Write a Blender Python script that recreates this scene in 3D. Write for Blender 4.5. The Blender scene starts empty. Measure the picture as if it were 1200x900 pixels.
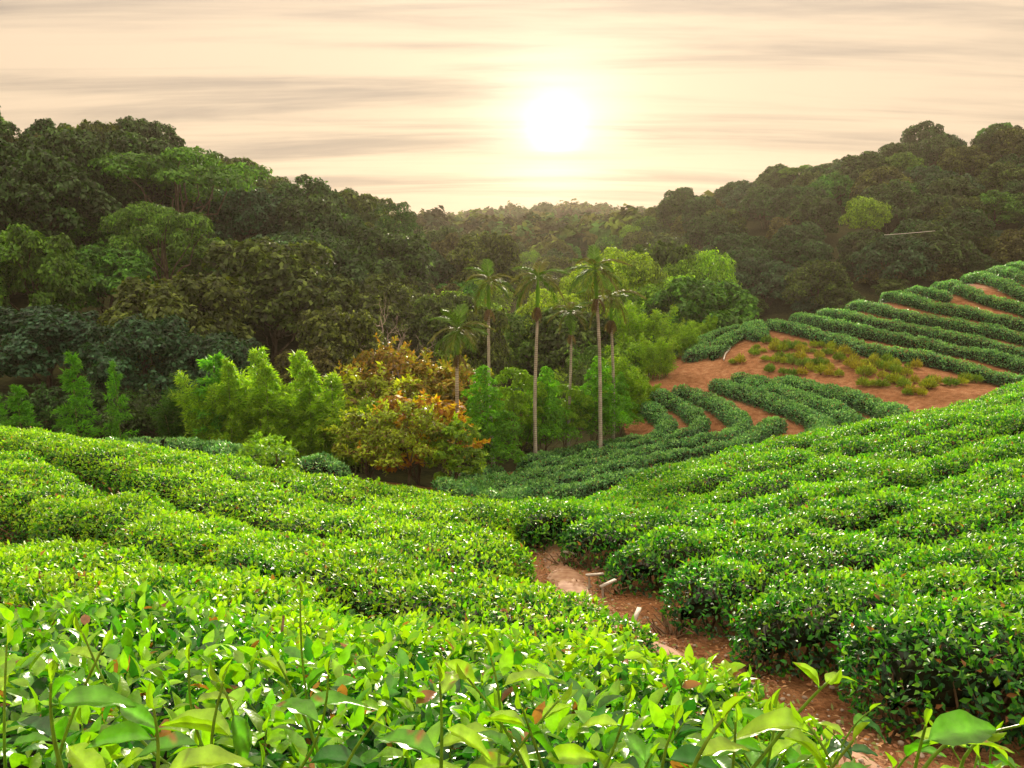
import bpy, math, random
import numpy as np
from mathutils import Vector, Matrix
R = math.radians
rng = np.random.default_rng(7)
random.seed(7)
scene = bpy.context.scene
COL = scene.collection

# ------------------------------------------------------------------ camera
PITCH = R(9.6); F = 950.0
cp, sp = math.cos(PITCH), math.sin(PITCH)
def ray(px, py):
    u = (px-600)/F; v = (450-py)/F
    return np.array([u, cp+v*sp, -sp+v*cp])
def at(px, py, Y):
    d = ray(px, py); return d*(Y/d[1])
def proj(P):
    P = np.asarray(P, float)
    f = P[..., 1]*cp - P[..., 2]*sp
    r = P[..., 0]; u = P[..., 1]*sp + P[..., 2]*cp
    f = np.where(f < 0.01, 0.01, f)
    return 600+F*r/f, 450-F*u/f

# ------------------------------------------------------------------ terrain
pts = []
def G(px, py, Y, off=0.0):
    p = at(px, py, Y); pts.append((p[0], p[1], p[2]-off))
def W(x, y, z): pts.append((x, y, z))
# the bare gully
for a in [(1010,890,4.5),(950,860,5.0),(870,815,5.75),(800,775,6.7),(745,750,7.5),(700,725,8.4),(672,690,9.8),(645,635,12.6)]: G(*a)
# near left mound (tops of the hedges, 0.75 m above the ground)
for a in [(300,860,1.1),(600,860,1.1),(900,890,1.1),(300,780,2.3),(100,800,1.6),(500,800,1.6),(750,815,1.6),(-100,800,1.7),(100,768,2.7),(500,768,2.7),(-100,768,2.7),(700,775,2.7),(300,740,4.0),(500,745,4.1),(100,740,4.1),(300,700,5.5),(600,720,5.6),(100,700,5.5),
          (300,660,7.5),(0,660,7.5),(550,670,7.6),(300,620,10),(0,600,10.6),(550,630,10),(300,585,13),(0,550,14),(550,605,12.6),
          (0,507,20),(150,522,18.5),(300,543,17),(450,570,15.2),(590,600,13.6)]: G(*a, 0.75)
W(0,0,-1.42); W(-3,-3,-.6); W(3,-3,-1.3); W(0,-12,2); W(-20,-10,4); W(20,-10,1); W(-16,10,-2.9); W(-24,20,-4)
# near right mound
for a in [(740,680,8.0),(800,725,6.8),(905,770,5.4),(1200,890,3.6),(1200,800,4.6),(1200,700,6.3),(1200,600,9.8),(1200,520,15.5),(1200,470,22),(1200,443,27),
          (1000,600,10.8),(1000,540,16),(1000,497,22),(800,620,11.2),(800,570,15.5),(800,545,19),(680,605,14),(640,596,16)]: G(*a, 0.65)
W(22,10,-1.5); W(28,25,-2.8)
# the drop behind both mounds
for a in [(-20,27,-7.6),(-14,24,-6.9),(-8,21.5,-6.9),(-3,18.5,-6.9),(1,18.8,-7.0),(5,22.5,-7.1),(10,26,-7.1),(17,30,-7.0),(28,36,-6.2)]: W(*a)
G(150,518,29,.8); G(280,532,28,.8); G(400,548,27,.8)
G(470,568,30); G(505,572,29.5)
for a in [(560,575,30),(628,530,39),(900,505,38),(1000,485,40),(835,442,52),(760,453,50),(740,510,43),(800,520,39),
          (900,373,62),(1181,437,46),(1200,302,75),(1200,380,58),(1035,339,68),(866,377,64),(812,409,58),(1100,400,54)]: G(*a, .8)
G(950,415,54); G(1060,430,48); G(780,440,53)
for a in [(-40,33,-10),(-20,40,-10.3),(-10,38,-10.2),(-4,36,-10.6),(-40,42,-10),(5,50,-11.4),(0,60,-12),(-12,50,-11)]: W(*a)
# forested hills
for a in [(-25,52,-10),(-45,52,-9),(-70,60,-6),(-45,70,-4),(-22,70,-9),(-70,90,3),(-63,122,9),(-75,115,8),(-95,105,10),(-42,136,3),(-31,150,1),
          (-21,172,-3),(-25,100,-4),(-42,105,2),(-60,165,4),(-30,200,-6),(-110,150,4),(-130,70,4),
          (0,90,-14),(8,75,-12.5),(5,130,-14),(5,200,-12),(0,280,-6),(15,90,-12),(25,76,-10.5),
          (20,95,-15),(45,100,-14),(80,100,-10),(60,125,-9),(126,196,23),(99,205,18),(75,212,12),(59,216,9),(35,240,2),(60,165,1),(100,150,4),(145,150,9),
          (160,200,24),(180,90,0),(80,75,-2),(60,60,-4.5),(130,260,14),(60,290,0),(20,160,-12),(35,180,-4),
          (-15,350,3),(10,350,2),(60,360,2),(-70,350,2),(0,470,-2),(30,300,3),(-28,300,3),(-68,600,9),(0,600,20),(45,600,21),(90,600,18),(160,600,12),(-160,600,10),
          (0,900,0),(-400,500,10),(400,500,20),(-700,1200,20),(700,1200,20),(-400,-100,20),(400,-100,10),(0,-300,20),(-250,200,10),(300,200,20)]: W(*a)
pts = np.array(pts)
def tps_fit(P, lam):
    n = len(P); X = P[:, :2]
    d2 = ((X[:, None]-X[None])**2).sum(-1)
    K = 0.5*d2*np.log(d2+1e-9)
    K[np.arange(n), np.arange(n)] = 0
    K += lam*np.diag(1+ (X**2).sum(1)/50)
    A = np.zeros((n+3, n+3)); A[:n, :n] = K; A[:n, n] = 1; A[:n, n+1:] = X; A[n, :n] = 1; A[n+1:, :n] = X.T
    b = np.zeros(n+3); b[:n] = P[:, 2]
    return np.linalg.solve(A, b)
TW = tps_fit(pts, .15)
def ground(x, y):
    x = np.atleast_1d(np.asarray(x, float)); y = np.atleast_1d(np.asarray(y, float))
    sh = x.shape; x = x.ravel(); y = y.ravel(); out = np.empty(len(x)); n = len(pts)
    for i in range(0, len(x), 20000):
        xx = x[i:i+20000, None]; yy = y[i:i+20000, None]
        d2 = (xx-pts[None, :, 0])**2 + (yy-pts[None, :, 1])**2
        out[i:i+20000] = (0.5*d2*np.log(d2+1e-9))@TW[:n] + TW[n] + TW[n+1]*xx[:, 0] + TW[n+2]*yy[:, 0]
    return np.clip(out, -40, 80).reshape(sh)
def hit(px, py, y0, y1, off=0.0):
    """where the ray through a pixel meets the ground (raised by off) between two distances"""
    d = ray(px, py); Y = np.linspace(y0, y1, 400); t = Y/d[1]
    gz = ground(d[0]*t, Y)+off; dz = d[2]*t-gz
    k = np.where((dz[:-1] > 0) & (dz[1:] <= 0))[0]
    if len(k): i = k[0]
    else: i = int(np.argmin(np.abs(dz)))
    return np.array([d[0]*t[i], Y[i]])

# ------------------------------------------------------------------ noise
def _h(i, j, k, s):
    n = (i*374761393 + j*668265263 + k*2147483647 + s*974634777) & 0xffffffff
    n = ((n ^ (n >> 13))*1274126177) & 0xffffffff
    return ((n ^ (n >> 16)) & 0xffff)/65535.0
def vnoise(P, scale=1.0, s=0):
    P = np.asarray(P, float)*scale; i = np.floor(P).astype(np.int64); f = P-i; f = f*f*(3-2*f); r = 0
    for a in (0, 1):
        for b in (0, 1):
            for c in (0, 1):
                w = (f[..., 0] if a else 1-f[..., 0])*(f[..., 1] if b else 1-f[..., 1])*(f[..., 2] if c else 1-f[..., 2])
                r = r + w*_h(i[..., 0]+a, i[..., 1]+b, i[..., 2]+c, s)
    return r*2-1
def unit(v): return v/np.maximum(np.linalg.norm(v, axis=-1, keepdims=True), 1e-9)

# ------------------------------------------------------------------ objects
def obj(name, data, parent=None):
    o = bpy.data.objects.new(name, data); COL.objects.link(o)
    if parent is not None: o.parent = parent
    return o
def tag(o, label=None, cat=None, group=None, kind=None):
    if label: o['label'] = label
    if cat: o['category'] = cat
    if group: o['group'] = group
    if kind: o['kind'] = kind
    return o
def npmesh(name, V, Q, mat, cols=None, smooth=False):
    """a mesh out of arrays: V (n,3); Q a list of (m,k) index arrays"""
    if not isinstance(Q, (list, tuple)): Q = [Q]
    me = bpy.data.meshes.new(name)
    V = np.ascontiguousarray(V, dtype=np.float32)
    me.vertices.add(len(V)); me.vertices.foreach_set('co', V.ravel())
    flat = np.concatenate([q.ravel() for q in Q]).astype(np.int32)
    sizes = np.concatenate([np.full(len(q), q.shape[1]) for q in Q]).astype(np.int32)
    st = np.concatenate([[0], np.cumsum(sizes)[:-1]]).astype(np.int32)
    me.loops.add(len(flat)); me.loops.foreach_set('vertex_index', flat)
    me.polygons.add(len(sizes)); me.polygons.foreach_set('loop_start', st)
    if smooth: me.polygons.foreach_set('use_smooth', np.ones(len(sizes), bool))
    if cols is not None:
        c = np.ones((len(V), 4), np.float32); c[:, :3] = cols
        a = me.color_attributes.new('tint', 'FLOAT_COLOR', 'POINT'); a.data.foreach_set('color', c.ravel())
    me.update(calc_edges=True)
    me.materials.append(mat)
    return me
class MB:
    """collects tubes and leaves into one mesh"""
    def __init__(s): s.V = []; s.Q = {}; s.C = []; s.n = 0
    def add(s, V, Q, c=(1, 1, 1)):
        V = np.asarray(V, float); Q = np.asarray(Q)
        s.V.append(V); s.Q.setdefault(Q.shape[1], []).append(Q+s.n); s.n += len(V)
        s.C.append(np.broadcast_to(np.asarray(c, float), (len(V), 3)))
    def tube(s, P, r, k=6, c=(1, 1, 1)):
        P = np.asarray(P, float); r = np.broadcast_to(np.asarray(r, float), (len(P),))
        T = unit(np.gradient(P, axis=0)); ref = np.array([0.31, 0.17, 0.93]) if abs(T[0][2]) < .9 else np.array([1, 0.1, 0])
        A = unit(np.cross(T, ref)); B = np.cross(T, A)
        th = np.arange(k)*2*math.pi/k
        V = P[:, None]+r[:, None, None]*(A[:, None]*np.cos(th)[None, :, None]+B[:, None]*np.sin(th)[None, :, None])
        n = len(P); i = np.arange(n-1)[:, None]*k; j = np.arange(k)[None]; j2 = (j+1) % k
        Q = np.stack([i+j, i+j2, i+k+j2, i+k+j], -1).reshape(-1, 4)
        s.add(V.reshape(-1, 3), Q, c)
    def leaves(s, tpl, P, D, N, L, Wd, c):
        TV, TQ = tpl
        D = unit(D); S = unit(np.cross(D, N)); N2 = np.cross(S, D)
        L = np.broadcast_to(L, (len(P),)); Wd = np.broadcast_to(Wd, (len(P),))
        V = P[:, None]+TV[None, :, 0:1]*Wd[:, None, None]*S[:, None]+TV[None, :, 1:2]*L[:, None, None]*D[:, None]+TV[None, :, 2:3]*L[:, None, None]*N2[:, None]
        Q = TQ[None]+(np.arange(len(P))*len(TV))[:, None, None]
        s.add(V.reshape(-1, 3), Q.reshape(-1, TQ.shape[1]), np.repeat(c, len(TV), 0) if np.ndim(c) == 2 else c)
    def mesh(s, name, mat, smooth=False):
        return npmesh(name, np.concatenate(s.V), [np.concatenate(q) for q in s.Q.values()], mat, np.concatenate(s.C), smooth)

# leaf templates: x across (unit width), y along (unit length), z out of the blade
T1 = (np.array([(0,0,0), (.5,.45,.05), (0,1,-.12), (-.5,.45,.05)], float), np.array([[0,1,2,3]]))
T2 = (np.array([(0,0,0), (.5,.42,.06), (0,1,-.22), (-.5,.42,.06), (0,.45,-.03)], float), np.array([[0,1,2,4],[0,4,2,3]]))
def leaf_grid(n, across, arch=.32, fold=.10, wave=0.0):
    V = []; t = np.linspace(0, 1, n)
    for i, a in enumerate(t):
        w = math.sin(math.pi*min(1, max(0, a))**.82)**.85*.5
        w = max(w, .03 if i == 0 else .006)
        for j in range(across):
            b = -1+2*j/(across-1)
            V.append((b*w, a*(1-.12*arch*a), -arch*a*a+fold*abs(b)*w*1.6+wave*math.sin(a*17+b*2)*abs(b)*.03))
    Q = [[i*across+j, i*across+j+1, (i+1)*across+j+1, (i+1)*across+j] for i in range(n-1) for j in range(across-1)]
    return np.array(V, float), np.array(Q)
T3 = leaf_grid(5, 3, .28, .12)
TH = leaf_grid(12, 5, .35, .14, 1.0)
TH2 = leaf_grid(12, 5, .9, .2, 1.0)
TH3 = leaf_grid(12, 5, .08, .3, .6)

# ------------------------------------------------------------------ materials
def newmat(name):
    m = bpy.data.materials.new(name); m.use_nodes = True
    nt = m.node_tree; nt.nodes.clear()
    return m, nt, nt.nodes, nt.links
def ramp(nd, stops, interp='LINEAR'):
    r = nd.new('ShaderNodeValToRGB'); cr = r.color_ramp; cr.interpolation = interp
    while len(cr.elements) < len(stops): cr.elements.new(.5)
    for e, (p, c) in zip(cr.elements, stops): e.position = p; e.color = (*c, 1)
    return r
def leafmat(name, base=(1,1,1), rough=.45, spec=.5, trans=.35, tcol=(1.15,1.35,.4), var=.25, veins=False, patch=None, inst=.0):
    m, nt, nd, lk = newmat(name)
    out = nd.new('ShaderNodeOutputMaterial'); at_ = nd.new('ShaderNodeVertexColor'); at_.layer_name = 'tint'
    mul = nd.new('ShaderNodeMix'); mul.data_type = 'RGBA'; mul.blend_type = 'MULTIPLY'; mul.inputs[0].default_value = 1
    lk.new(at_.outputs[0], mul.inputs[6]); mul.inputs[7].default_value = (*base, 1)
    col = mul.outputs[2]
    tc = nd.new('ShaderNodeTexCoord')
    nz = nd.new('ShaderNodeTexNoise'); nz.inputs['Scale'].default_value = 60 if veins else (patch or 1.3)
    nz.inputs['Detail'].default_value = 3
    lk.new(tc.outputs['Object'], nz.inputs['Vector'])
    mr = nd.new('ShaderNodeMapRange'); mr.inputs[1].default_value = .3; mr.inputs[2].default_value = .7
    mr.inputs[3].default_value = 1-var; mr.inputs[4].default_value = 1+var
    lk.new(nz.outputs[0], mr.inputs[0])
    hs = nd.new('ShaderNodeHueSaturation'); lk.new(col, hs.inputs['Color']); lk.new(mr.outputs[0], hs.inputs['Value'])
    if inst:
        oi = nd.new('ShaderNodeObjectInfo'); m2 = nd.new('ShaderNodeMapRange')
        m2.inputs[3].default_value = .5-inst; m2.inputs[4].default_value = .5+inst
        lk.new(oi.outputs['Random'], m2.inputs[0]); lk.new(m2.outputs[0], hs.inputs['Hue'])
    col = hs.outputs[0]
    pb = nd.new('ShaderNodeBsdfPrincipled'); pb.inputs['Roughness'].default_value = rough
    pb.inputs['Specular IOR Level'].default_value = spec
    lk.new(col, pb.inputs['Base Color'])
    tr = nd.new('ShaderNodeBsdfTranslucent')
    tm = nd.new('ShaderNodeMix'); tm.data_type = 'RGBA'; tm.blend_type = 'MULTIPLY'; tm.inputs[0].default_value = 1
    lk.new(col, tm.inputs[6]); tm.inputs[7].default_value = (*tcol, 1); lk.new(tm.outputs[2], tr.inputs[0])
    mx = nd.new('ShaderNodeMixShader'); mx.inputs[0].default_value = trans
    lk.new(pb.outputs[0], mx.inputs[1]); lk.new(tr.outputs[0], mx.inputs[2]); lk.new(mx.outputs[0], out.inputs[0])
    if veins:
        bp = nd.new('ShaderNodeBump'); bp.inputs['Strength'].default_value = .35; bp.inputs['Distance'].default_value = .003
        n2 = nd.new('ShaderNodeTexNoise'); n2.inputs['Scale'].default_value = 110; lk.new(tc.outputs['Object'], n2.inputs['Vector'])
        lk.new(n2.outputs[0], bp.inputs['Height']); lk.new(bp.outputs[0], pb.inputs['Normal'])
    return m
def barkmat(name, a, b, scale=6, bands=None):
    m, nt, nd, lk = newmat(name)
    out = nd.new('ShaderNodeOutputMaterial'); pb = nd.new('ShaderNodeBsdfPrincipled'); pb.inputs['Roughness'].default_value = .95; pb.inputs['Specular IOR Level'].default_value = .05
    tc = nd.new('ShaderNodeTexCoord'); nz = nd.new('ShaderNodeTexNoise'); nz.inputs['Scale'].default_value = scale; nz.inputs['Detail'].default_value = 6
    mp = nd.new('ShaderNodeMapping'); mp.inputs['Scale'].default_value = (1, 1, .35)
    lk.new(tc.outputs['Object'], mp.inputs[0]); lk.new(mp.outputs[0], nz.inputs['Vector'])
    r = ramp(nd, [(.35, a), (.65, b)]); lk.new(nz.outputs[0], r.inputs[0]); c = r.outputs[0]
    if bands:
        wv = nd.new('ShaderNodeTexWave'); wv.bands_direction = 'Z'; wv.inputs['Scale'].default_value = bands; wv.inputs['Distortion'].default_value = .6
        lk.new(tc.outputs['Object'], wv.inputs['Vector'])
        rb = ramp(nd, [(.0, (.35,.32,.28)), (.25, (1,1,1))]); lk.new(wv.outputs[0], rb.inputs[0])
        mm = nd.new('ShaderNodeMix'); mm.data_type = 'RGBA'; mm.blend_type = 'MULTIPLY'; mm.inputs[0].default_value = .8
        lk.new(c, mm.inputs[6]); lk.new(rb.outputs[0], mm.inputs[7]); c = mm.outputs[2]
    lk.new(c, pb.inputs['Base Color'])
    bp = nd.new('ShaderNodeBump'); bp.inputs['Strength'].default_value = .6; bp.inputs['Distance'].default_value = .02
    lk.new(nz.outputs[0], bp.inputs['Height']); lk.new(bp.outputs[0], pb.inputs['Normal']); lk.new(pb.outputs[0], out.inputs[0])
    return m
M = {}
M['tea'] = leafmat('tea_leaf', rough=.46, spec=.45, trans=.42, var=.22, patch=.9)
M['tea_near'] = leafmat('tea_leaf_near', rough=.30, spec=.7, trans=.38, var=.25, veins=True)
M['tea_far'] = leafmat('tea_leaf_terrace', rough=.38, spec=.5, trans=.25, var=.22, patch=.8)
M['tree'] = leafmat('tree_leaf', rough=.55, spec=.35, trans=.3, tcol=(1.4,1.3,.35), var=.45, patch=.6, inst=.02)
M['wood_far'] = leafmat('far_leaf', rough=.8, spec=.1, trans=.06, var=.4, patch=.2)
M['feather'] = leafmat('feathery_leaf', rough=.5, spec=.3, trans=.5, tcol=(1.3,1.3,.3), var=.2, patch=.7)
M['palm'] = leafmat('palm_leaf', rough=.62, spec=.2, trans=.35, var=.2, patch=1)
M['bark'] = barkmat('bark', (.07,.05,.035), (.2,.16,.12))
M['twig'] = barkmat('tea_twig', (.10,.06,.035), (.24,.17,.11), 25)
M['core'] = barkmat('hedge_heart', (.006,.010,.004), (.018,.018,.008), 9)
M['palebark'] = barkmat('palm_bark', (.32,.30,.26), (.55,.53,.47), 5, 3.2)
M['deadwood'] = barkmat('bleached_bark', (.3,.25,.2), (.5,.43,.36))
M['culm'] = barkmat('bamboo_culm', (.16,.22,.06), (.3,.36,.12), 5, 1.6)

def groundmat():
    m, nt, nd, lk = newmat('earth')
    out = nd.new('ShaderNodeOutputMaterial'); pb = nd.new('ShaderNodeBsdfPrincipled'); pb.inputs['Roughness'].default_value = .95
    pb.inputs['Specular IOR Level'].default_value = .15
    tc = nd.new('ShaderNodeTexCoord')
    def N(s, d=8, r=.6):
        n = nd.new('ShaderNodeTexNoise'); n.inputs['Scale'].default_value = s; n.inputs['Detail'].default_value = d; n.inputs['Roughness'].default_value = r
        lk.new(tc.outputs['Object'], n.inputs['Vector']); return n
    a = N(.35); b = N(3.0); c = N(22, 4)
    r1 = ramp(nd, [(.3, (.24,.11,.05)), (.5, (.40,.20,.10)), (.72, (.50,.31,.18))]); lk.new(b.outputs[0], r1.inputs[0])
    r2 = ramp(nd, [(.35, (.6,.55,.45)), (.62, (1,1,1))]); lk.new(a.outputs[0], r2.inputs[0])
    r3 = ramp(nd, [(.3, (.45,.4,.35)), (.55, (1,1,1)), (.75, (1.25,1.2,1.1))]); lk.new(c.outputs[0], r3.inputs[0])
    def mul(x, y, f=1):
        q = nd.new('ShaderNodeMix'); q.data_type = 'RGBA'; q.blend_type = 'MULTIPLY'; q.inputs[0].default_value = f
        lk.new(x, q.inputs[6]); lk.new(y, q.inputs[7]); return q.outputs[2]
    soil = mul(mul(r1.outputs[0], r2.outputs[0]), r3.outputs[0])
    r4 = ramp(nd, [(.35, (.02,.03,.01)), (.65, (.07,.07,.025))]); lk.new(b.outputs[0], r4.inputs[0])
    va = nd.new('ShaderNodeVertexColor'); va.layer_name = 'tint'
    sep = nd.new('ShaderNodeSeparateColor'); lk.new(va.outputs[0], sep.inputs[0])
    # noisy border between soil and forest floor
    ad = nd.new('ShaderNodeMath'); ad.operation = 'MULTIPLY_ADD'; lk.new(b.outputs[0], ad.inputs[0]); ad.inputs[1].default_value = .8; lk.new(sep.outputs[0], ad.inputs[2])
    mr = nd.new('ShaderNodeMapRange'); mr.inputs[1].default_value = .75; mr.inputs[2].default_value = 1.0; lk.new(ad.outputs[0], mr.inputs[0])
    mx = nd.new('ShaderNodeMix'); mx.data_type = 'RGBA'; lk.new(mr.outputs[0], mx.inputs[0]); lk.new(r4.outputs[0], mx.inputs[6]); lk.new(soil, mx.inputs[7])
    lk.new(mx.outputs[2], pb.inputs['Base Color'])
    bp = nd.new('ShaderNodeBump'); bp.inputs['Strength'].default_value = .9; bp.inputs['Distance'].default_value = .06
    am = nd.new('ShaderNodeMath'); am.operation = 'ADD'; lk.new(b.outputs[0], am.inputs[0]); lk.new(c.outputs[0], am.inputs[1])
    lk.new(am.outputs[0], bp.inputs['Height']); lk.new(bp.outputs[0], pb.inputs['Normal']); lk.new(pb.outputs[0], out.inputs[0])
    return m
def plain(name, c, rough=.7, metal=0, c2=None, scale=30):
    m, nt, nd, lk = newmat(name)
    out = nd.new('ShaderNodeOutputMaterial'); pb = nd.new('ShaderNodeBsdfPrincipled'); pb.inputs['Roughness'].default_value = rough; pb.inputs['Metallic'].default_value = metal
    tc = nd.new('ShaderNodeTexCoord'); n = nd.new('ShaderNodeTexNoise'); n.inputs['Scale'].default_value = scale; n.inputs['Detail'].default_value = 6
    lk.new(tc.outputs['Object'], n.inputs['Vector']); c2 = c2 or tuple(x*.7 for x in c)
    r = ramp(nd, [(.35, c2), (.65, c)]); lk.new(n.outputs[0], r.inputs[0]); lk.new(r.outputs[0], pb.inputs['Base Color'])
    bp = nd.new('ShaderNodeBump'); bp.inputs['Strength'].default_value = .5; bp.inputs['Distance'].default_value = .02
    lk.new(n.outputs[0], bp.inputs['Height']); lk.new(bp.outputs[0], pb.inputs['Normal']); lk.new(pb.outputs[0], out.inputs[0])
    return m
M['earth'] = groundmat()
M['path'] = plain('trodden_earth', (.40,.26,.17), .95, 0, (.24,.125,.07), 7)
M['stone'] = plain('stone', (.42,.36,.3), .9, 0, (.2,.15,.11), 12)
M['hose'] = plain('pale_plastic', (.8,.76,.7), .4)
M['wood'] = plain('grey_wood', (.42,.38,.33), .85)
M['cable'] = plain('cable_metal', (.85,.83,.8), .3, .3)

# ------------------------------------------------------------------ ground sheet
def in_poly(x, y, P):
    ins = np.zeros(x.shape, bool); n = len(P)
    for i in range(n):
        x1, y1 = P[i]; x2, y2 = P[(i+1) % n]
        c = ((y1 > y) != (y2 > y)) & (x < (x2-x1)*(y-y1)/((y2-y1) or 1e-9)+x1)
        ins ^= c
    return ins
def axis(lo, hi, k, n):
    t = np.linspace(math.asinh(lo/k), math.asinh(hi/k), n); return k*np.sinh(t)
gx = axis(-900, 900, 9, 340); gy = axis(-300, 1000, 7, 400)
XX, YY = np.meshgrid(gx, gy)
ZZ = ground(XX, YY)
damp = np.clip((np.hypot(XX, YY)-700)/300, 0, 1); ZZ = ZZ*(1-damp)+6*damp
P3 = np.stack([XX, YY, ZZ], -1)
near = np.exp(-((np.hypot(XX, YY)/60)**2))
ZZ = ZZ + near*(vnoise(P3, 2.2)*.035+vnoise(P3, .7, 3)*.05)
corner = [(735,520),(728,470),(745,445),(790,400),(815,380),(880,362),(960,345),(1060,325),(1200,292)]
poly = [tuple(hit(a, b, 34, 90)) for a, b in corner]
poly = [(-60,-60), (-60,31), (-5,31), (1,40)] + poly + [(90,92), (90,-60)]
soil = in_poly(XX, YY, poly).astype(float)
V = np.stack([XX, YY, ZZ], -1).reshape(-1, 3)
n1, n2 = XX.shape; i = np.arange(n1-1)[:, None]*n2; j = np.arange(n2-1)[None]
Q = np.stack([i+j, i+j+1, i+n2+j+1, i+n2+j], -1).reshape(-1, 4)
g = obj('ground', npmesh('ground', V, Q, M['earth'], np.repeat(soil.reshape(-1, 1), 3, 1), True)); g['kind'] = 'structure'

def gz1(x, y): return float(ground(x, y)[0])

# ------------------------------------------------------------------ tea hedges
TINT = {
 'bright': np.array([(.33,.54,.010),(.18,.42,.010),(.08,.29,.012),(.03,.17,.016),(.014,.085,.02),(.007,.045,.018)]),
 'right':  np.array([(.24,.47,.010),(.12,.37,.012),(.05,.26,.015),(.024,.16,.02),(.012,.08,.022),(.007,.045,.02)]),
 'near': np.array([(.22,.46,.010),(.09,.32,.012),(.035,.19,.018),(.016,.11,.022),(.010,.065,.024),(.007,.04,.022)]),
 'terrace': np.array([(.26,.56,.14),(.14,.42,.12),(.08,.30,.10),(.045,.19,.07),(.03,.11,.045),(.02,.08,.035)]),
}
def resample(P, step):
    P = np.asarray(P, float); 
    # smooth by Catmull-Rom
    Q = [P[0]*2-P[1]]+list(P)+[P[-1]*2-P[-2]]; out = []
    for a in range(1, len(Q)-2):
        for t in np.linspace(0, 1, 24, endpoint=False):
            p0, p1, p2, p3 = Q[a-1], Q[a], Q[a+1], Q[a+2]
            out.append(.5*((2*p1)+(-p0+p2)*t+(2*p0-5*p1+4*p2-p3)*t*t+(-p0+3*p1-3*p2+p3)*t**3))
    out.append(P[-1]); out = np.array(out)
    s = np.concatenate([[0], np.cumsum(np.linalg.norm(np.diff(out, axis=0), axis=1))])
    n = max(4, int(s[-1]/step)+1); ss = np.linspace(0, s[-1], n)
    return np.stack([np.interp(ss, s, out[:, k]) for k in range(out.shape[1])], 1), s[-1]
def hedge(line, width, height, leaf, dens, pal, mat, label, group, lump=.09, tpl='auto', stems=True, seed=0, cat='hedge', wig=.12, bare=0., name='tea_hedge', gaps=None):
    """line: world xy points. One row of clipped tea bushes: leaves over a solid dark heart, on short stems."""
    r = np.random.default_rng(1000+seed)
    C, Ln = resample(line, .22)
    n = len(C); T = unit(np.gradient(C, axis=0)); Nn = np.stack([-T[:, 1], T[:, 0]], 1)
    s = np.linspace(0, Ln, n)
    e = np.clip(np.minimum(s, Ln-s)/(.75*width), 0, 1); cap = np.sqrt(1-(1-e)**2)*.97+.03
    s3 = np.stack([s, s*0+seed*7.3, s*0], 1)
    wn = width*(1+wig*vnoise(s3, .8, 1)+wig*.8*vnoise(s3, 2.1, 2))*cap
    hn = height*(1+.10*vnoise(s3, .7, 4)+.08*vnoise(s3, 1.9, 5))*(.45+.55*cap)
    K = 15; th = np.linspace(0, math.pi, K)
    cx = np.sign(np.cos(th))*np.abs(np.cos(th))**.62; cz = np.abs(np.sin(th))**.5
    PX = C[:, None, 0]+Nn[:, None, 0]*cx[None]*wn[:, None]*.5
    PY = C[:, None, 1]+Nn[:, None, 1]*cx[None]*wn[:, None]*.5
    gzz = ground(PX, PY)
    S = np.stack([PX, PY, gzz+hn[:, None]*(.14+.86*cz[None])], -1)
    # outward normals
    dS = np.gradient(S, axis=0); dT = np.gradient(S, axis=1); NN = unit(np.cross(dT, dS))
    if NN[n//2, K//2, 2] < 0: NN = -NN
    bump = lump*(vnoise(S, 2.6, 6)+1.0*vnoise(S, 5.5, 7)+.8*vnoise(S, 1.1, 9))
    S = S+NN*bump[..., None]
    root = bpy.data.objects.new(name, None); COL.objects.link(root)
    c0 = C[n//2]; org = np.array([c0[0], c0[1], gz1(*c0)]); root.location = org
    root.empty_display_size = .3
    tag(root, label, cat, group)
    # solid dark heart, keeps gaps between the leaves from showing through
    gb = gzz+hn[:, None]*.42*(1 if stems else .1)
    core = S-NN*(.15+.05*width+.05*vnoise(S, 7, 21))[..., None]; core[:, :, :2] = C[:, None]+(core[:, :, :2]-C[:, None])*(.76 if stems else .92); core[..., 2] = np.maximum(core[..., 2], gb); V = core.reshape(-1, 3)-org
    i = np.arange(n-1)[:, None]*K; j = np.arange(K-1)[None]
    Q = np.stack([i+j, i+j+1, i+K+j+1, i+K+j], -1).reshape(-1, 4)
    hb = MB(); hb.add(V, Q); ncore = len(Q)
    # leaves
    d1 = np.linalg.norm(np.diff(S, axis=0), axis=-1)[:, :-1]; d2 = np.linalg.norm(np.diff(S, axis=1), axis=-1)[:-1]
    area = d1*d2
    mid = (S[:-1, :-1]+S[1:, 1:])/2
    px, py = proj(mid); vis = (px > -420) & (px < 1620) & (py < 1250) & (mid[..., 1] > .15)
    w = area*np.where(vis, 1, .2)
    # less on the low flanks
    low = np.clip(cz[:-1], 0, 1)[None]; w = w*(.9+.1*low**2) if bare else w
    ntot = int(dens*w.sum()); 
    ntot = max(ntot, 20)
    idx = r.choice(w.size, ntot, p=(w/w.sum()).ravel()); ii, jj = np.unravel_index(idx, w.shape)
    a = r.random(ntot)[:, None]; b = r.random(ntot)[:, None]
    P = (S[ii, jj]*(1-a)*(1-b)+S[ii+1, jj]*a*(1-b)+S[ii, jj+1]*(1-a)*b+S[ii+1, jj+1]*a*b)
    Nr = NN[ii, jj]
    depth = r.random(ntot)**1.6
    fine = .035*vnoise(P, 9, 11)
    P = P-Nr*(depth*.17-.03-fine)[:, None]
    up = np.array([0, 0, 1.0])
    rnd = unit(r.normal(size=(ntot, 3)))
    D = unit(Nr*.55+up*.35*(1-depth)[:, None]+rnd*.95)
    N = unit(Nr*.8+up*.4+unit(r.normal(size=(ntot, 3)))*.8)
    L = leaf*(.65+.7*r.random(ntot)); Wd = L*(.40+.14*r.random(ntot))
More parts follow.
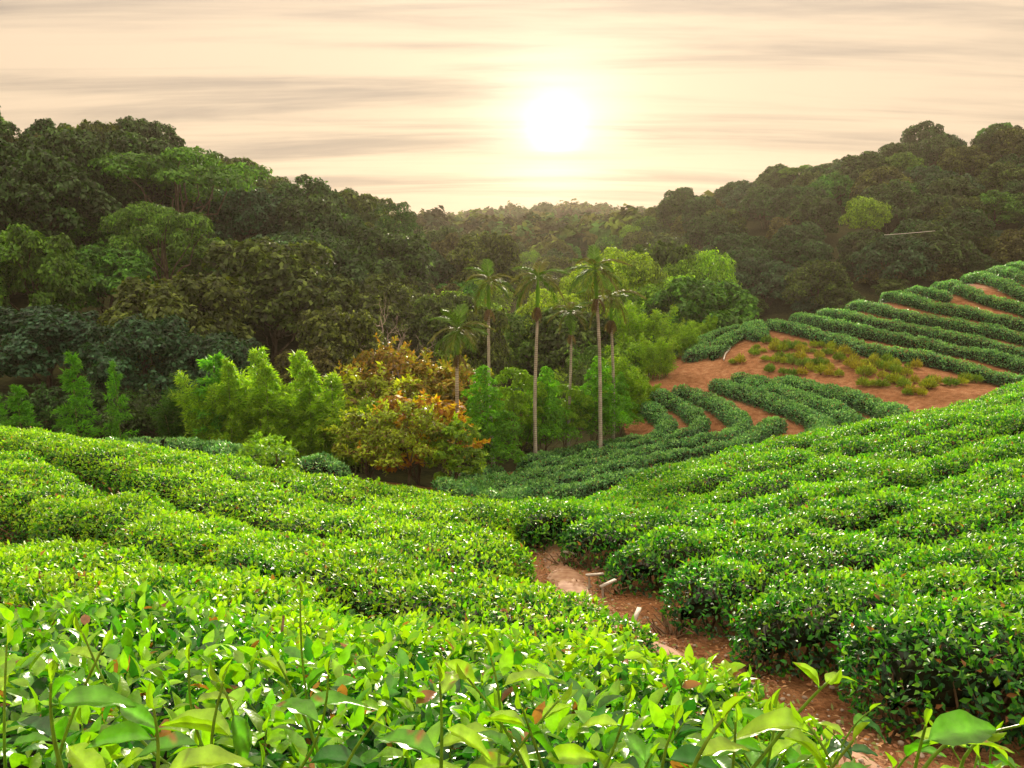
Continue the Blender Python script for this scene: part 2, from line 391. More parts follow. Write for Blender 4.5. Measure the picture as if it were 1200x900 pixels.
    # colour: young shoots on the surface, old leaves deeper
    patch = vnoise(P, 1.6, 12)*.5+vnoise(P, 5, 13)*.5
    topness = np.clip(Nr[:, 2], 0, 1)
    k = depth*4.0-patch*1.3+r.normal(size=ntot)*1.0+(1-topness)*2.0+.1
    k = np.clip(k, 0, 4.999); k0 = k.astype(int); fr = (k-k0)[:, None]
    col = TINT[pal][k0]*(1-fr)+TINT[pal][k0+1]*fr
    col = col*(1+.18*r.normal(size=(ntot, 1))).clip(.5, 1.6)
    brn = r.random(ntot) < .018; col[brn] = (.30,.13,.05)
    P = P-org
    if tpl == 'auto': 
        dist = np.linalg.norm(P+org, axis=1); nearm = dist < 5.5
    else: nearm = np.zeros(ntot, bool)
    mb = MB()
    T = T1 if tpl == 'far' else T2
    for msk, tp in ((nearm, T3), (~nearm, T)):
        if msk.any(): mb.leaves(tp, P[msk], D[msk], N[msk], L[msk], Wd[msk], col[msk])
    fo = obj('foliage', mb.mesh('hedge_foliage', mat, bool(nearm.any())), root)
    if stems:
        for q in range(int(Ln/.22)):
            ss = r.random()**1.5*Ln*(1 if bare else 1); t = ss/Ln*(n-1); a = int(min(t, n-2)); c = C[a]+(r.random()-.5)*Nn[a]*wn[a]*.75
            pp = proj(np.array([c[0], c[1], gz1(*c)]))
            if not (-50 < pp[0] < 1250 and pp[1] < 1000 and c[1] > .2): continue
            z = gz1(*c); b0 = np.array([c[0], c[1], z-.04])-org
            for _ in range(3):
                tip = b0+np.array([r.normal()*.16, r.normal()*.16, hn[a]*.8]); m_ = (b0+tip)/2+r.normal(size=3)*.05
                hb.tube([b0, m_, tip], [.016, .011, .005], 5)
    hm = hb.mesh('hedge_heart_stems', M['core']); hm.materials.append(M['twig'])
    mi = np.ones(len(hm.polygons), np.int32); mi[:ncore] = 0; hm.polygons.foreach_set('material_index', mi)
    obj('branches', hm, root)  # solid heart and the stems in one mesh
    return root
hs = 0
def H(*a, **k):
    global hs; hs += 1
    k.setdefault('seed', hs); return hedge(*a, **k)

# ---- near left mound: rows run from far left down to the gully
ORD = ['first', 'second', 'third', 'fourth', 'fifth', 'sixth', 'seventh', 'eighth', 'ninth', 'tenth', 'eleventh', 'twelfth', 'thirteenth']
path_px = [(632,618),(645,635),(655,658),(672,690),(697,722),(742,750),(798,776),(868,815),(948,862),(1012,895),(1075,935)]
path_w = np.array([hit(a, b, 3.2, 16) for a, b in path_px])
pathC, _ = resample(path_w, .15)
dL = np.array([.77, -.64]); nL = np.array([.64, .77])
def path_cross(n_, off, side):
    """parameter along direction where a row meets the gully"""
    d = pathC@n_; k = np.argmin(np.abs(d-off)); return pathC[k]
def leaf_dens(d): return 1500 if d < 3 else 1300 if d < 6 else 1000 if d < 10 else 800 if d < 15 else 600
left_off = [.85, 2.85, 4.95, 7.15, 9.15, 11.1]
for k, o in enumerate(left_off):
    pc = path_cross(nL, o, 0)
    tend = pc@dL-[-.4,.95,1.45,1.05,.8,.6][k]
    tend = {0: 1.0, 1: -.85}.get(k, tend)
    if o > 10.5: tend = 2.0*dL[0]-12.9*.64-.6 
    start = {0:-6, 1:-11, 2:-18, 3:-25, 4:-27, 5:-28}[k]
    tt = np.linspace(start, tend, 6)
    wob = .12*np.sin(tt*.7+k)
    line = nL[None]*(o+wob)[:, None]+dL[None]*tt[:, None]
    # keep the far rows on the mound, short of the drop
    lab = ['bright green tea row nearest the viewer, its big loose leaves along the bottom edge',
           'wide bright green tea row just behind the nearest row on the left slope',
           'bright green tea row in the middle of the left slope, second behind the nearest row',
           'bright green tea row just below the dark bare gap on the left slope',
           'bright green tea row on the left slope between the dark gap and the crest row',
           'bright green tea row along the crest of the left slope'][k]
    dmin = max(1, o-1)
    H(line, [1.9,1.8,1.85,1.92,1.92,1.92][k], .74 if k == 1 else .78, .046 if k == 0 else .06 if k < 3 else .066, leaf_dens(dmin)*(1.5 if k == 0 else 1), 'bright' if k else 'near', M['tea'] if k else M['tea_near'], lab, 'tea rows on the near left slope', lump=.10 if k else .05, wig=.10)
# ---- near right mound
dR = np.array([.9, .44]); nR = np.array([-.44, .9])
roff = [.35, 1.9, 3.4, 4.9, 6.45, 7.95, 9.5, 11.05, 12.6, 14.1, 15.5]
for k, o in enumerate(roff):
    pc = path_cross(nR, o, 1); t0 = pc@dR+(.5 if o < 4 else (.5 if o > 6 else .38) if o < 9 else .1)
    if o > 10.9: t0 = {11.05:5.0, 12.6:5.3, 14.1:6.2, 15.5:7.2}[o]
    t1 = {0:5.5, 1:8, 2:10, 3:13, 4:16, 5:19}.get(k, 30)
    if k < 2: t0 = max(t0, 2.5)
    tt = np.linspace(t0, t1, 7); wob = .10*np.sin(tt*.8+k*1.7)
    line = nR[None]*(o+wob+.0*tt)[:, None]+dR[None]*tt[:, None]
    lab = f'{ORD[k]} green tea row from the bottom right corner up the right-hand slope beside the gully'
    if k == len(roff)-1: lab = 'green tea row along the far edge of the right-hand slope, above the dark terrace'
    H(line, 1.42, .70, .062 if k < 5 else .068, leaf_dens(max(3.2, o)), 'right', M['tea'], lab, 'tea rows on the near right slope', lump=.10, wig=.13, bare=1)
# ---- dark hedges in the hollow behind the left slope
for k, (L_, a, b) in enumerate([([(148,516),(200,518),(280,530),(345,545)], 27, 31), ([(70,518),(120,522),(175,533),(240,545)], 25.5, 28), ([(335,540),(370,543),(405,550)], 26, 30)]):
    line = np.array([hit(x, y, 24, 33, .85) for x, y in L_])
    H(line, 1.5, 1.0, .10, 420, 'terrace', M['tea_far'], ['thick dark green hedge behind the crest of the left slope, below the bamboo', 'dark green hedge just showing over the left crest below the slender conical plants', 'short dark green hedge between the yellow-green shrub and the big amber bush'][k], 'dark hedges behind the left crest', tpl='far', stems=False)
# ---- curving terrace
terr = {
 'M1': [(742,462),(765,474),(781,488),(773,503),(733,511),(700,517),(667,523),(633,530),(608,535)],
 'M2': [(762,454),(800,469),(820,486),(810,500),(783,507),(750,515),(717,522),(683,530),(650,537),(617,544)],
 'M3': [(790,450),(827,460),(858,477),(870,492),(850,505),(817,511),(783,517),(750,524),(700,534),(650,546),(600,556),(533,568)],
 'M4': [(917,486),(900,494),(881,505),(862,515),(800,525),(740,537),(680,550),(620,564),(570,577)],
 'M5': [(835,442),(862,450),(900,461),(937,475),(964,490),(960,502),(937,511),(905,519),(850,532),(780,545),(700,560),(640,574)],
 'M6': [(859,435),(900,446),(937,459),(975,472),(1010,487)],
 'M7': [(907,439),(945,446),(994,457),(1031,469),(1062,479)],
 'M0': [(595,544),(560,548),(535,552)], 'M00': [(600,552),(560,560),(520,566)],
 'H1': [(812,412),(825,393),(847,382),(872,376)], 'H2': [(835,410),(848,395),(866,386),(880,381)], 'H3': [(879,374),(891,388)],
 'U1': [(900,373),(926,377),(975,390),(1031,405),(1087,414),(1125,422),(1181,437),(1230,452)],
 'U2': [(926,366),(975,375),(1031,386),(1087,397),(1144,407),(1200,422),(1250,435)],
 'U3': [(960,359),(1012,369),(1069,379),(1125,390),(1200,408),(1260,422)],
 'U4': [(994,351),(1050,361),(1106,371),(1162,381),(1200,390),(1260,405)],
 'U5': [(1035,340),(1087,351),(1144,362),(1200,374),(1260,387)],
 'U6': [(1062,334),(1114,343)],
 'U7': [(1095,327),(1144,340),(1200,356),(1260,371)],
 'U8': [(1130,319),(1200,339),(1260,355)],
 'U9': [(1158,310),(1215,326),(1260,337)],
 'U10': [(1178,303),(1215,311),(1250,320)],
}
tlab = {
 'M1': 'dark green curved hedge, innermost of the hooked rows beside the palms', 'M2': 'dark green curved hedge, second of the hooked rows beside the palms',
 'M3': 'long dark green hooked hedge, widest bend on the left of the terrace', 'M4': 'dark green hedge ending in a rounded stub on bare red earth inside the hooked bends',
 'M5': 'long dark green hedge hooking round the bare red earth, lowest of the terrace', 'M6': 'dark green straight hedge, middle of the three below the bare patch',
 'M7': 'dark green straight hedge directly below the patch of young plants', 'M0': 'short dark green hedge at the foot of the palms, uppermost by the amber bush',
 'M00': 'short dark green hedge beside the amber bush, second from the palms',
 'H1': 'short dark green hedge block by the forest edge, the outer one of two', 'H2': 'short dark green hedge block by the white hose, the inner one of two', 'H3': 'small rounded hedge stub at the tip of the upper terrace',
 'U1': 'lowest long dark green hedge of the upper terrace, edging the patch of young plants', 'U2': 'second lowest long dark green hedge of the upper terrace', 'U3': 'third long dark green hedge up the upper terrace',
 'U4': 'fourth long dark green hedge up the upper terrace', 'U5': 'fifth long dark green hedge up the upper terrace', 'U6': 'short dark green hedge near the terrace skyline with bare earth at its end',
 'U7': 'dark green hedge near the top of the terrace, just above the short skyline hedge', 'U8': 'third highest dark green hedge of the terrace at the right edge', 'U9': 'second highest dark green hedge at the terrace top', 'U10': 'topmost dark green hedge of the terrace against the forest'}
for k, L_ in terr.items():
    lo = k[0] == 'M'
    line = np.array([hit(x, y, 27 if lo else 42, 58 if lo else 88, .8) for x, y in L_])
    wd = {'M1':1.0,'M2':.95,'M3':1.05,'M4':1.05,'M5':1.05,'H1':1.5,'H2':1.3,'H3':1.6}.get(k, 1.08)
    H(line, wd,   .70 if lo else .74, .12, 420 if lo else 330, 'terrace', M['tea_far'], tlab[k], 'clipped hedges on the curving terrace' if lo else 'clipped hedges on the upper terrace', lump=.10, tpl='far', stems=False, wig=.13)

#__PART2__
# ------------------------------------------------------------------ the gully
def ribbon(line, widths, mat, name, lift):
    C, Ln = resample(line, .15); n = len(C); T = unit(np.gradient(C, axis=0)); Nn = np.stack([-T[:, 1], T[:, 0]], 1)
    wd = np.interp(np.linspace(0, 1, n), np.linspace(0, 1, len(widths)), widths)
    K = 7; off = np.linspace(-.5, .5, K)
    jit = 1+.5*vnoise(np.stack([C[:, 0], C[:, 1], C[:, 0]*0], 1), 2.3, 31)
    X = C[:, None, 0]+Nn[:, None, 0]*off*(wd*jit)[:, None]; Y = C[:, None, 1]+Nn[:, None, 1]*off*(wd*jit)[:, None]
    Z = ground(X, Y); P = np.stack([X, Y, Z], -1); nr = np.exp(-((np.hypot(X, Y)/60)**2)); Z = Z+nr*(vnoise(P, 2.2)*.035+vnoise(P, .7, 3)*.05)
    Z = Z+lift-.06*(np.abs(off)*2)[None]**3
    V = np.stack([X, Y, Z], -1).reshape(-1, 3); i = np.arange(n-1)[:, None]*K; j = np.arange(K-1)[None]
    Q = np.stack([i+j, i+j+1, i+K+j+1, i+K+j], -1).reshape(-1, 4)
    o = obj(name, npmesh(name, V, Q, mat, None, True)); o['kind'] = 'structure'; return o
ribbon(path_w, [.25, .4, .5, .45, .5, .45, .4, .4, .4], M['path'], 'path', .045)
def rock(r, size):
    n = 8; m = 6; V = []; 
    for a in range(m+1):
        for b in range(n):
            ph = math.pi*a/m; th = 2*math.pi*b/n; V.append((math.sin(ph)*math.cos(th), math.sin(ph)*math.sin(th), math.cos(ph)*.55))
    V = np.array(V); V = V*(1+.35*vnoise(V+r.random(3)*50, 1.6))[:, None]*size
    i = np.arange(m)[:, None]*n; j = np.arange(n)[None]; j2 = (j+1) % n
    return V, np.stack([i+j, i+j2, i+n+j2, i+n+j], -1).reshape(-1, 4)
# litter and pebbles: nobody could count them
r = np.random.default_rng(5); mb = MB()
for _ in range(900):
    a = r.random(); c = pathC[int(a*(len(pathC)-1))]+r.normal(size=2)*.38
    V, Q = rock(r, .008+.022*r.random()**3); mb.add(V+np.array([c[0], c[1], gz1(*c)+.03]), Q)
o = obj('pebbles', mb.mesh('pebbles', M['stone'])); o['kind'] = 'stuff'
M['litter'] = leafmat('dry_leaf', trans=.1, var=.3, rough=.8)
N_ = 4500; a = (r.random(N_)*(len(pathC)-1)).astype(int); c = pathC[a]+r.normal(size=(N_, 2))*.5
P = np.concatenate([c, (ground(c[:, 0], c[:, 1])+.05)[:, None]], 1)
mb = MB(); D = r.normal(size=(N_, 3))*[1, 1, .25]; Nn_ = np.array([0, 0, 1.])+r.normal(size=(N_, 3))*.3
lc = np.array([(.32,.15,.06),(.42,.25,.12),(.22,.10,.05),(.16,.2,.05)])[r.integers(0, 4, N_)]
mb.leaves(T2, P, D, Nn_, .035+.03*r.random(N_), .018+.012*r.random(N_), lc)
o = obj('leaf_litter', mb.mesh('litter', M['litter'])); o['kind'] = 'stuff'
# small wooden props in the gully
for k, (x, y, lb) in enumerate([(663,664,'small grey wooden peg with a crossbar at the upper end of the gully'), (690,694,'grey wooden peg with a leaning crossbar halfway down the gully'),
                       (706,708,'grey wooden peg with a short flat board beside the hedge end in the gully'), (742,754,'low grey wooden peg at the foot of the hedge where the gully narrows')]):
    p = hit(x, y, 5, 14); z = gz1(*p); t = bpy.data.objects.new('wooden_peg', None); COL.objects.link(t); t.location = (p[0], p[1], z); t.empty_display_size = .1
    t.rotation_euler = (0, 0, k*.5-.3)
    tag(t, lb, 'peg', 'wooden pegs in the gully')
    mb = MB(); mb.tube([(0, 0, -.06), (.006, 0, .1), (0, .01, .22)], [.016, .015, .013], 6); obj('post', mb.mesh('peg_post', M['wood']), t)
    mb = MB(); L = .16+.03*k
    V = np.array([(x_, y_, z_) for x_ in (-.04, L) for y_ in (-.022, .022) for z_ in (.222, .24)]); V[4:, 2] += .02*(k-1)
    mb.add(V, [[0,1,3,2],[4,6,7,5],[0,4,5,1],[2,3,7,6],[0,2,6,4],[1,5,7,3]]); obj('crossbar', mb.mesh('peg_bar', M['wood']), t)

# ------------------------------------------------------------------ foreground shoots on the nearest row
root0 = next(o for o in COL.objects if o.name == 'tea_hedge'); o0 = np.array(root0.location)
SH = {'y': (.26,.46,.015), 'g': (.09,.30,.015), 'd': (.025,.12,.03), 's': (.20,.33,.04), 'b': (.30,.13,.05)}
def shoot(base, tip, leaves, seed, bend=.14, rad=.0026, wilt=False):
    """a stem with alternate leaves: leaves = [(t, length, heading, droop, shade)]"""
    r = np.random.default_rng(seed); base = np.array(base); tip = np.array(tip); t = np.linspace(0, 1, 9)[:, None]
    b = r.normal(size=3)*bend*np.linalg.norm(tip-base)*2; C = base*(1-t)+tip*t+b*t*(1-t)
    mb = MB(); mb.tube(C, np.linspace(rad, rad*.5, 9), 7, SH['s'] if not wilt else SH['b'])
    for (tt, L, hd, dr, sh) in leaves:
        p = C[min(8, int(tt*8))]*(1-(tt*8) % 1)+C[min(8, int(tt*8)+1)]*((tt*8) % 1)
        d = np.array([math.cos(hd)*math.cos(dr), math.sin(hd)*math.cos(dr), math.sin(dr)])
        nn = np.array([-math.cos(hd)*math.sin(dr), -math.sin(hd)*math.sin(dr), math.cos(dr)])+r.normal(size=3)*.25
        tp = (TH, TH2, TH3)[r.choice(3, p=[.55, .22, .23])]; c = np.array(SH[sh])*(.85+.3*r.random())
        p0 = p; p1 = p+d*L*.10; mb.tube([p0, (p0+p1)/2, p1], [rad*.6, rad*.55, rad*.5], 5, SH['g'])
        V0 = sum(len(v) for v in mb.V); mb.leaves(tp, p1[None], d[None], nn[None], L, L*(.36+.1*r.random()), c[None])
        # pale midrib and a few brown bites on the blade
        blade = mb.C[-1].copy(); blade[2::5] = blade[2::5]*1.7; blade[5:10] *= 1.1; blade[15:20] *= .88; blade[25:30] *= 1.1; blade[35:40] *= .88; blade[0::5] *= .8; blade[4::5] *= .8
        if r.random() < .18:
            q = r.integers(10, len(blade), 4); blade[q] = SH['b']
        mb.C[-1] = blade
    # bud
    d = unit(C[-1]-C[-2]); 
    if not wilt: mb.leaves(TH3, C[-1][None], d[None], r.normal(size=(1, 3)), .028, .007, np.array([SH['y']]))
    m = mb.mesh('shoot', M['tea_near'], True); return m
def add_shoot(px, ty, Y, stem, leaves, seed, lean=0, lab=None, **k):
    tip = at(px, ty, Y); base = tip+np.array([lean, .02, -stem])
    o = obj('shoot', shoot(base-o0, tip-o0, leaves, seed, **k), root0)
    if lab: o['label'] = lab
    return o
rs = np.random.default_rng(77)
heroes = [ # px, py of tip, distance, stem, leaves
 (352,700,1.15,.30,[(.25,.055,2.6,.5,'g'),(.5,.05,.2,.9,'g'),(.72,.03,1.9,1.1,'y')]),
 (8,755,.95,.22,[(.5,.06,.1,.5,'g'),(.8,.05,2.2,.6,'y')]),
 (97,742,1.0,.22,[(.35,.075,3.4,.1,'y'),(.7,.06,-.4,-.1,'g'),(.9,.05,2.8,.3,'y')]),
 (120,760,.85,.18,[(.4,.08,-.5,-.3,'y'),(.8,.06,2.6,.2,'g')]),
 (222,775,.95,.20,[(.4,.08,3.3,.15,'g'),(.7,.05,.4,.2,'y')]),
 (258,800,.85,.16,[(.5,.085,3.0,.15,'y'),(.75,.06,-.8,-.9,'g')]),
 (262,800,.80,.16,[(.5,.06,3.9,-.6,'g')]),
 (325,775,.95,.18,[(.5,.07,.4,.5,'g'),(.8,.05,2.8,.5,'y')]),
 (385,790,.9,.18,[(.4,.07,.0,.0,'d'),(.7,.07,2.7,.4,'g')]),
 (440,845,.75,.14,[(.3,.075,.3,.1,'y'),(.6,.06,2.9,-.5,'g')]),
 (515,800,.85,.18,[(.35,.085,2.7,.3,'g'),(.6,.06,-.3,-.2,'y'),(.85,.05,1.2,.4,'y')]),
 (548,795,.88,.18,[(.3,.08,3.2,-.3,'y'),(.6,.09,.0,-.1,'g'),(.9,.055,2.4,.3,'y')]),
 (575,770,.95,.22,[(.4,.08,3.1,.15,'y'),(.75,.07,.2,.4,'y')]),
 (612,830,.85,.15,[(.5,.07,.2,.0,'y'),(.8,.05,3.0,.2,'y')]),
 (655,820,.9,.15,[(.5,.05,2.7,.6,'g'),(.8,.04,.3,.4,'y')]),
 (735,825,.85,.16,[(.5,.06,.3,-.1,'y'),(.85,.045,2.9,.1,'y')]),
 (790,850,.72,.14,[(.45,.085,2.9,.2,'g'),(.8,.06,.1,-.3,'d')]),
 (848,842,.62,.13,[(.6,.05,.4,.2,'y')]),
 (862,845,.80,.12,[(.4,.055,1.7,-.1,'g')]),
 (945,848,.80,.12,[(.9,.075,2.9,.35,'y'),(.5,.05,.0,.1,'g')]),
 (970,800,.80,.18,[(.95,.035,.5,.6,'y'),(.9,.035,2.6,.7,'y'),(.45,.075,-.1,-.1,'y'),(.35,.06,3.0,.3,'g')]),
 (1000,868,.72,.12,[(.6,.06,.1,.0,'g'),(.3,.06,3.3,-.8,'g')]),
 (1085,850,.72,.16,[(.85,.085,.15,.25,'g'),(.4,.055,3.3,.3,'g')]),
 (1150,860,.75,.14,[(.6,.06,-.2,.4,'y'),(.3,.05,3.2,.1,'g')]),
 (1195,850,.80,.14,[(.6,.055,2.8,.3,'y')]),
 (60,800,.72,.14,[(.5,.07,2.6,.2,'d'),(.8,.07,.4,.0,'g')]),
 (180,830,.70,.12,[(.5,.08,.3,.2,'y'),(.8,.06,3.3,.0,'g')]),
 (910,830,.95,.14,[(.5,.05,.5,.3,'y'),(.8,.05,2.6,.3,'g')])]
for k, h in enumerate(heroes): add_shoot(h[0], h[1], h[2], h[3], h[4], 300+k, lean=rs.normal()*.05)
for k in range(62):
    px = rs.random()*1240-20; Y = .85+.75*rs.random(); ty = 905-85*((Y-.85)/.75)-35*rs.random()
    if px > 900: ty += 30
    n = rs.integers(3, 6); L0 = .045+.03*rs.random()
    lv = [(.15+.8*i/n, L0*(1.1-.4*i/n)*(.85+.3*rs.random()), rs.random()*6.28, rs.normal()*.4+.15, 'yggd'[rs.integers(0, 4)]) for i in range(n)]
    add_shoot(px, ty, Y, .12+.08*rs.random(), lv, 500+k, lean=rs.normal()*.07, wilt=False)

# ------------------------------------------------------------------ trees
TPAL = {
 'dark': [(.04,.115,.025),(.06,.16,.03),(.02,.06,.018)], 'blue': [(.035,.12,.05),(.06,.18,.075),(.02,.07,.032)],
 'olive': [(.08,.145,.02),(.13,.21,.025),(.045,.08,.015)], 'brown': [(.10,.12,.03),(.14,.17,.035),(.06,.065,.02)],
 'green': [(.07,.22,.02),(.12,.32,.025),(.035,.12,.015)], 'lime': [(.20,.38,.015),(.30,.50,.02),(.10,.22,.012)],
 'amber': [(.42,.24,.02),(.50,.36,.03),(.34,.12,.02)], 'rust': [(.30,.19,.025),(.25,.27,.02),(.14,.09,.02)],  # amber and rust put the orange lens-flare glow into leaf colour
 'feather': [(.11,.36,.02),(.17,.46,.02),(.07,.24,.02)], 'bamboo': [(.24,.46,.025),(.33,.56,.03),(.13,.3,.02)], 'feather2': [(.17,.36,.02),(.24,.44,.02),(.10,.24,.02)], 'plume': [(.12,.42,.03),(.18,.52,.03),(.07,.26,.03)], 'green_tone': [(.05,.17,.02),(.08,.22,.02),(.03,.10,.02)],
}
for k_ in ('dark', 'blue', 'olive', 'brown'): TPAL[k_] = [tuple(v*f_ for v in c_) for c_, f_ in zip(TPAL[k_], (.78, 1.0, .6))]
def branchy(mb, a, b, r0, r1, r, k=6, wob=.08):
    a = np.array(a, float); b = np.array(b, float); t = np.linspace(0, 1, 6)[:, None]; L = np.linalg.norm(b-a)
    C = a*(1-t)+b*t; C[1:-1] += r.normal(size=(4, 3))*wob*L*.35; mb.tube(C, np.linspace(r0, r1, 6), k); return C
def crown_tree(seed, Wd, Hh, pal, n_lobes=16, lobe=(.2, .3), leaf=.42, nleaf=12000, base=.3, flat=1.0, shape='dome', top=None, mat='tree', cardw=.55, trunk_r=None, tiers=None, spread=.8, sprays=0):
    """meshes of one tree standing at the origin: trunk with limbs, and a crown of leaf clumps"""
    r = np.random.default_rng(seed); lob = []
    Hc = Hh*(1-base)
    if shape == 'tiers':
        for q in range(n_lobes):
            tz = (q+.5)/n_lobes; rr = Wd*.5*(1-.45*tz)*(.35+.65*r.random()); th = q*2.4+r.random()
            lob.append((rr*math.cos(th), rr*math.sin(th), Hh*(base+(1-base)*tz*.95), Wd*(.12+.09*r.random()), .55))
    elif shape == 'umbrella':
        for q in range(n_lobes):
            rr = Wd*.5*math.sqrt((q+.5)/n_lobes)*.88; th = q*2.4+r.random()*.5; lob.append((rr*math.cos(th), rr*math.sin(th), Hh*(.93-.22*(rr/(Wd*.5))**2)-r.random()*.16*Hh, Wd*(.10+.07*r.random()), .45))
    elif shape == 'cone':
        for q in range(n_lobes):
            tz = (q+.5)/n_lobes; rr = Wd*.42*(1-tz)**.8*(.3+.7*r.random()); th = q*2.4; lob.append((rr*math.cos(th), rr*math.sin(th), Hh*(base+(1-base)*tz*.97), Wd*(.20*(1-tz)+.07), .6))
    else:
        for q in range(n_lobes):
            z = 1-1.45*(q+.5)/n_lobes; th = q*2.39996+r.normal()*.3; rad = math.sqrt(max(0, 1-z*z)); k = spread*(.72+.28*r.random())
            lob.append((Wd*.5*k*rad*math.cos(th), Wd*.5*k*rad*math.sin(th), Hh*base+Hc*.42+Hc*.44*z*k*flat, Wd*(lobe[0]+(lobe[1]-lobe[0])*r.random()), .82))
        lob.append((0, 0, Hh*base+Hc*.45, Wd*.27, .9))
    lob = np.array(lob); wgt = lob[:, 3]**2; cnt = r.multinomial(nleaf, wgt/wgt.sum()); pal = np.array(TPAL[pal])
    Ps, Ns, Cs, Sz = [], [], [], []
    for q, (x, y, z, rr, fl) in enumerate(lob):
        m = cnt[q]; d = unit(r.normal(size=(m, 3))); d[:, 2] = np.where(d[:, 2] < -.25, -d[:, 2], d[:, 2]); d = unit(d)
        sub = vnoise(d*1.0+q*9.1, 3.2, 5); rad = rr*(.86+.30*sub)*(.72+.33*r.random(m)**.5)
        p = np.array([x, y, z])+d*rad[:, None]*np.array([1, 1, fl])
        # drop leaves deep inside the neighbours
        keep = np.ones(m, bool)
        for q2, (x2, y2, z2, r2, f2) in enumerate(lob):
            if q2 != q: keep &= (((p-np.array([x2, y2, z2]))/np.array([1, 1, f2]))**2).sum(1) > (r2*.62)**2
        keep &= r.random(m) < (.55+.9*np.clip(sub+.35, 0, 1))
        p, d = p[keep], d[keep]; m = len(p); tone = r.random()
        c = pal[r.choice(3, m, p=[.5, .28, .22])]*(.8+.4*r.random((m, 1)))*(.85+.3*tone)
        Ps.append(p); Ns.append(d); Cs.append(c); Sz.append(leaf*(.6+.8*r.random(m)))
    P = np.concatenate(Ps); D0 = np.concatenate(Ns); c = np.concatenate(Cs); L = np.concatenate(Sz); m = len(P)
    Nn = unit(D0*.7+np.array([0, 0, .5])+unit(r.normal(size=(m, 3)))*.7); Dd = unit(np.cross(Nn, unit(r.normal(size=(m, 3))))+D0*.25-np.array([0, 0, .15]))
    mb = MB(); mb.leaves(T1, P-Dd*(L*.5)[:, None], Dd, Nn, L, L*cardw, c)
    for q in range(sprays):
        x, y, z, rr, fl = lob[r.integers(0, len(lob))]; d = unit(np.array([x/Wd*1.6, y/Wd*1.6, .75])+r.normal(size=3)*.35); ln = Wd*(.10+.14*r.random()); a_ = np.array([x, y, z])+d*rr*.7
        u = np.linspace(0, 1, 14); pp = a_+d*(ln*u)[:, None]+np.array([0, 0, -.25*ln])*(u**2)[:, None]; mb.tube(pp, np.linspace(.012, .004, 14), 3, pal[2]*.8)
        dd = d*.5+unit(r.normal(size=(14, 3)))*.9; mb.leaves(T1, pp, dd, r.normal(size=(14, 3))+[0, 0, .7], leaf*(.8+.5*r.random(14)), leaf*.5*(.8+.3*r.random(14)), pal[r.choice(3, 14, p=[.35, .6, .05])]*(.9+.4*r.random((14, 1))))
    crown = mb.mesh('crown', M[mat])
    tr = trunk_r or Wd*.022; mb = MB(); fork = Hh*base*.9+.3
    top = np.array([r.normal()*.2, r.normal()*.2, Hh*.72]); Ct = branchy(mb, (0, 0, -.5), top, tr, tr*.35, r, 8, .05)
    for q in r.permutation(len(lob))[:11]:
        s_ = Ct[r.integers(1, 4)]; branchy(mb, s_, lob[q, :3], tr*.45, tr*.1, r, 5, .12)
    return mb.mesh('trunk', M['bark'], True), crown
def place(meshes, name, x, y, sc, rot, label, cat, group, zs=1.0, sink=.2):
    t = bpy.data.objects.new(name, None); COL.objects.link(t); t.location = (x, y, gz1(x, y)-sink); t.rotation_euler = (0, 0, rot); t.scale = (sc, sc, sc*zs)
    t.empty_display_size = .5; tag(t, label, cat, group)
    for nme, me in meshes: obj(nme, me, t)
    return t
def mk(*a, **k):
    tr, cr = crown_tree(*a, **k); return [('trunk', tr), ('crown', cr)]
protos = { # name -> (meshes, width, height)
 'dark':  (mk(1, 10, 10.5, 'dark', 34, (.11,.18), nleaf=17000, base=.1, spread=.95), 10, 10.5),
 'dark2': (mk(2, 9, 11.5, 'dark', 34, (.11,.19), base=.12, nleaf=17000, spread=.97), 9, 11.5),
 'blue':  (mk(3, 11, 9.5, 'blue', 44, (.09,.15), leaf=.40, nleaf=20000, base=.02, spread=.95), 11, 9.5),
 'olive': (mk(4, 10, 9.5, 'olive', 38, (.10,.17), nleaf=18000, base=.05, spread=.97), 10, 9.5),
 'brown': (mk(5, 9, 9, 'brown', 30, (.11,.19), nleaf=14000, base=.1, spread=.95), 9, 9),
 'green': (mk(6, 9.5, 9.5, 'green', 34, (.10,.17), nleaf=16000, base=.1, spread=.97), 9.5, 9.5),
 'umbrella': (mk(7, 12, 8.5, 'green', 26, nleaf=13000, shape='umbrella', leaf=.3), 12, 8.5),
 'tiers': (mk(8, 10, 11, 'olive', 34, nleaf=12000, shape='tiers', leaf=.3), 10, 11),
 'lime':  (mk(9, 8.5, 8.5, 'lime', 24, (.13,.2), nleaf=12000, leaf=.28, spread=.9), 8.5, 8.5),
 'pine':  (mk(10, 6.5, 12, 'dark', 34, (.09,.16), nleaf=8000, leaf=.3, base=.25, cardw=.35, spread=1.05), 6.5, 12),
}
KD = {'dark': 'dark green round-crowned tree', 'dark2': 'tall dark green lumpy tree', 'blue': 'dense blue-green broad tree', 'olive': 'olive green clumpy tree', 'brown': 'dull brownish green tree',
      'green': 'mid green full-crowned tree', 'umbrella': 'flat-topped spreading tree', 'tiers': 'shelf-layered tree', 'lime': 'yellow-green loose-crowned tree', 'pine': 'ragged dark pine'}
KC = {'pine': ('pine_tree', 'pine')}
